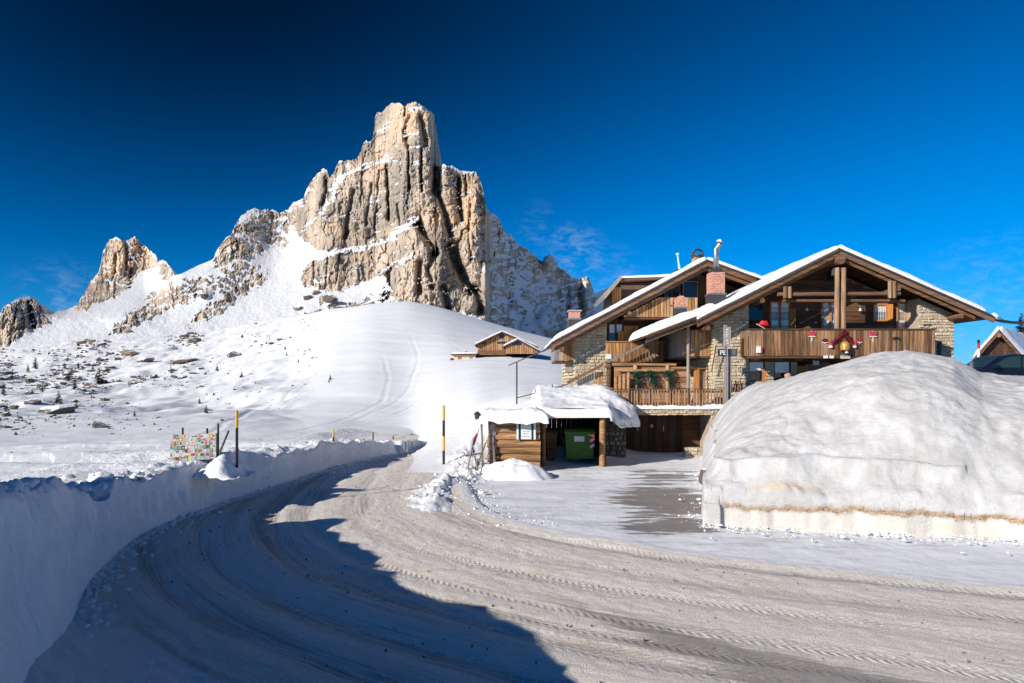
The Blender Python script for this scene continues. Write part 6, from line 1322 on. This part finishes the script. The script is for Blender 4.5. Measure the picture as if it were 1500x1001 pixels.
b = MB(); b.v = [(x0c+1.24, ycar+.15, z0c+1.075), (x0c+1.24, ycar+1.57, z0c+1.075), (x0c+1.99, ycar+1.45, z0c+1.555), (x0c+1.99, ycar+.27, z0c+1.555)]; b.f = [(0, 1, 2, 3)]; b.t = [0]*4; b.build('windscreen', M['pane_car'], car).location.z += .012
for a in (.85, 3.55):
    w_ = MB().tube([(x0c+a, ycar-.05, z0c+.33), (x0c+a, ycar+.2, z0c+.33)], .33, 18).build('wheel', M['rubber'], car); MB().tube([(x0c+a, ycar-.07, z0c+.33), (x0c+a, ycar-.04, z0c+.33)], .2, 14).build('rim', M['metal'], w_)
    w_ = MB().tube([(x0c+a, ycar+1.52, z0c+.33), (x0c+a, ycar+1.77, z0c+.33)], .33, 18).build('wheel', M['rubber'], car)
MB().box(x0c+1.5, x0c+1.68, ycar-.2, ycar-.02, z0c+1.06, z0c+1.18).build('mirror', M['carpaint'], car); MB().box(x0c-.01, x0c+.1, ycar+.1, ycar+.4, z0c+.68, z0c+.82).build('headlight', M['metal'], car)
MB().box(x0c-1, x0c+7, ycar-1.5, ycar+3, z0c-.6, z0c-.02).build('parking_deck', M['snow'])['kind'] = 'structure'

# ------------------------------------------------------------------ boulders on the snow slope
PRO = []
for i in range(14):
    V, F = lump(ICO2 if i < 10 else ICO3, 500+i, .22, 8); PRO.append(raw_mesh('boulder', V, F, M['boulder'], smooth=False))
def boulder(x, y, wpx, hpx, k, label, group, sink=.25, pos=None):
    g_ = pos or ground_at(x, y, 40)
    if g_ is None: return None
    X_, Y_, Z_ = g_; o = bpy.data.objects.new('boulder', PRO[k % len(PRO)]); C.objects.link(o); s_ = Y_/1000*.5
    o.scale = (wpx*s_*1.15, (wpx+hpx)*.5*s_, hpx*s_*1.25); o.location = (X_, Y_, Z_+hpx*s_*(1-2*sink)*.8); o.rotation_euler = (rng.uniform(-.15, .15), rng.uniform(-.2, .2), rng.uniform(0, .6) if wpx > 8 else rng.uniform(0, 6)); tag(o, label, 'boulder', group); return o
BIG = [(82, 606, 48, 15, 'broad flat boulder capped with snow, largest on the lower left slope'), (146, 627, 24, 13, 'dark boulder alone on smooth snow above the sticker board'), (190, 520, 34, 13, 'long grey ledge boulder in the middle of the boulder field'), (244, 491, 20, 11, 'round dark boulder just under the rocky spur'), (269, 531, 38, 10, 'low slanting slab boulder right of the long grey ledge'), (213, 531, 22, 8, 'short slab boulder between the two long ledges'),
       (326, 481, 18, 6, 'flat brown boulder highest on the right of the field'), (343, 523, 20, 9, 'greenish grey boulder on the right edge of the field'), (49, 594, 22, 10, 'squat boulder just above the broad flat one'), (153, 588, 13, 9, 'lone dark boulder right of the broad flat one'), (198, 563, 18, 8, 'flat boulder below the long grey ledge'), (41, 578, 16, 8, 'dark boulder at the far left among small rocks'),
       (295, 487, 14, 8, 'angular dark boulder below the spur end'), (20, 600, 14, 9, 'dark boulder at the left edge beside the broad flat one')]
for k, (x, y, w_, h_, lb) in enumerate(BIG): boulder(x, y, w_, h_, k, lb, 'large boulders on the snow slope')
cnt = 0; tries = 0
while cnt < 262 and tries < 6000:
    tries += 1; x = rng.uniform(-15, 470); y = rng.uniform(468, 640)
    den = sst(.42, .62, vn(x*.022, y*.05, 171))*sst(700, 560, y+x*.36)*(.35+.65*sst(480, 330, x))
    if y > 612 and x > 110 or (x > 430 and y > 500): den *= .04
    if rng.random() > den: continue
    s_ = min(10, 2.6+rng.exponential(2.4))
    if boulder(x, y, s_*rng.uniform(1, 1.8), s_*rng.uniform(.6, .95), int(rng.integers(10)), 'small grey rock poking out of the snow slope below the mountain', 'small rocks scattered on the snow slope') is not None: cnt += 1
pts, szs = [], []
for _ in range(5200):
    x = rng.uniform(-15, 470); y = rng.uniform(468, 640)
    if rng.random() > sst(.25, .6, vn(x*.022, y*.05, 171))*sst(760, 560, y+x*.36): continue
    g_ = ground_at(x, y, 40)
    if g_: pts.append(g_); szs.append(g_[1]/1000*min(3.2, .6+rng.exponential(.75)))
scatter_lumps('scattered_stones', pts, szs, M['boulder'], 6)
def mtn_at(x, y):
    best = None; j = int(np.clip(round((x+40)/1.05), 0, MV.shape[1]-1)); col = MV[:-8, j]; yy = 560-(col[:, 2]-CAMZ)/col[:, 1]*1000; i = int(np.argmin(np.abs(yy-y))); return tuple(col[i])
for k, (x, y, w_, h_, lb) in enumerate([(483, 441, 23, 15, 'big orange boulder on the snow at the foot of the cliff'), (450, 438, 13, 10, 'grey boulder left of the big orange one'), (463, 431, 11, 9, 'rounded grey boulder just above the orange one'), (438, 454, 16, 8, 'flat grey boulder lower left of the orange one'), (500, 452, 20, 8, 'dark ledge boulder below the orange one'), (470, 466, 12, 14, 'upright boulder on the crest of the smooth hill'), (300, 436, 11, 8, 'isolated reddish block on the rocky spur')]):
    boulder(x, y, w_, h_, k+2, lb, 'boulders at the foot of the cliff', pos=mtn_at(x, y))

# ------------------------------------------------------------------ little conifers on the slope and one behind the dark hut
def conifer_mesh(seed, n=26, bare=.0):
    r = np.random.default_rng(seed); V, F = [], []
    for k in range(n):
        h = .10+.88*k/n; rad = (.30*(1-h)+.03)*(1 if bare == 0 else .7)
        for j in range(7):
            a = r.uniform(0, 6.28); d = np.array([math.cos(a), math.sin(a), -.25+r.uniform(-.15, .1)]); s_ = np.array([-math.sin(a), math.cos(a), 0]); L_ = rad*r.uniform(.6, 1.15); p0 = np.array([0, 0, h]); i = len(V)
            V += [p0, p0+d*L_*.6+s_*L_*.22, p0+d*L_, p0+d*L_*.6-s_*L_*.22+np.array([0, 0, -.02])]; F.append((i, i+1, i+2, i+3))
    return raw_mesh('crown', np.array(V), np.array(F), M['fir'], smooth=False)
CM = [conifer_mesh(600+i) for i in range(4)]; TM = None
def conifer(loc, h, k, label, group):
    t = thing('conifer', label, 'tree', loc, group); o = bpy.data.objects.new('crown', CM[k % 4]); C.objects.link(o); o.parent = t; o.scale = (h*1.25, h*1.25, h); o.rotation_euler.z = k
    b = MB().tube([(0, 0, -.15*h), (0, 0, .9*h)], [.03*h, .008*h], 6); tr_ = b.build('trunk', M['wood_dark']); tr_.parent = t; return t
TR = [(52, 541, 16), (41, 546, 10), (95, 541, 8), (115, 541, 9), (100, 559, 11), (145, 563, 22), (110, 571, 14), (86, 592, 18), (136, 543, 7), (10, 608, 15), (302, 606, 11), (292, 592, 8), (197, 611, 8), (318, 545, 9), (354, 553, 8), (484, 557, 7), (482, 561, 5), (62, 575, 9), (112, 600, 10), (5, 580, 12), (420, 522, 5), (437, 532, 5), (250, 545, 7)]
for k, (x, y, h_) in enumerate(TR):
    g_ = ground_at(x, y, 40)
    if g_: conifer(g_, h_*g_[1]/1000*1.15, k, {22: 'tallest little conifer in the boulder field, just left of the long ledge boulder', 18: 'little conifer standing over the broad flat snow capped boulder', 16: 'little conifer highest among those at the left edge of the slope', 15: 'little conifer at the very left edge beside a boulder', 14: 'little conifer midway between the tallest one and the broad flat boulder'}.get(h_, 'tiny dark conifer standing in the snow among the rocks'), 'small conifers on the snow slope')
conifer(P(1497, 500, 62), 2.7, 1, 'dark conifer rising behind the snowy roof at the right edge', None)
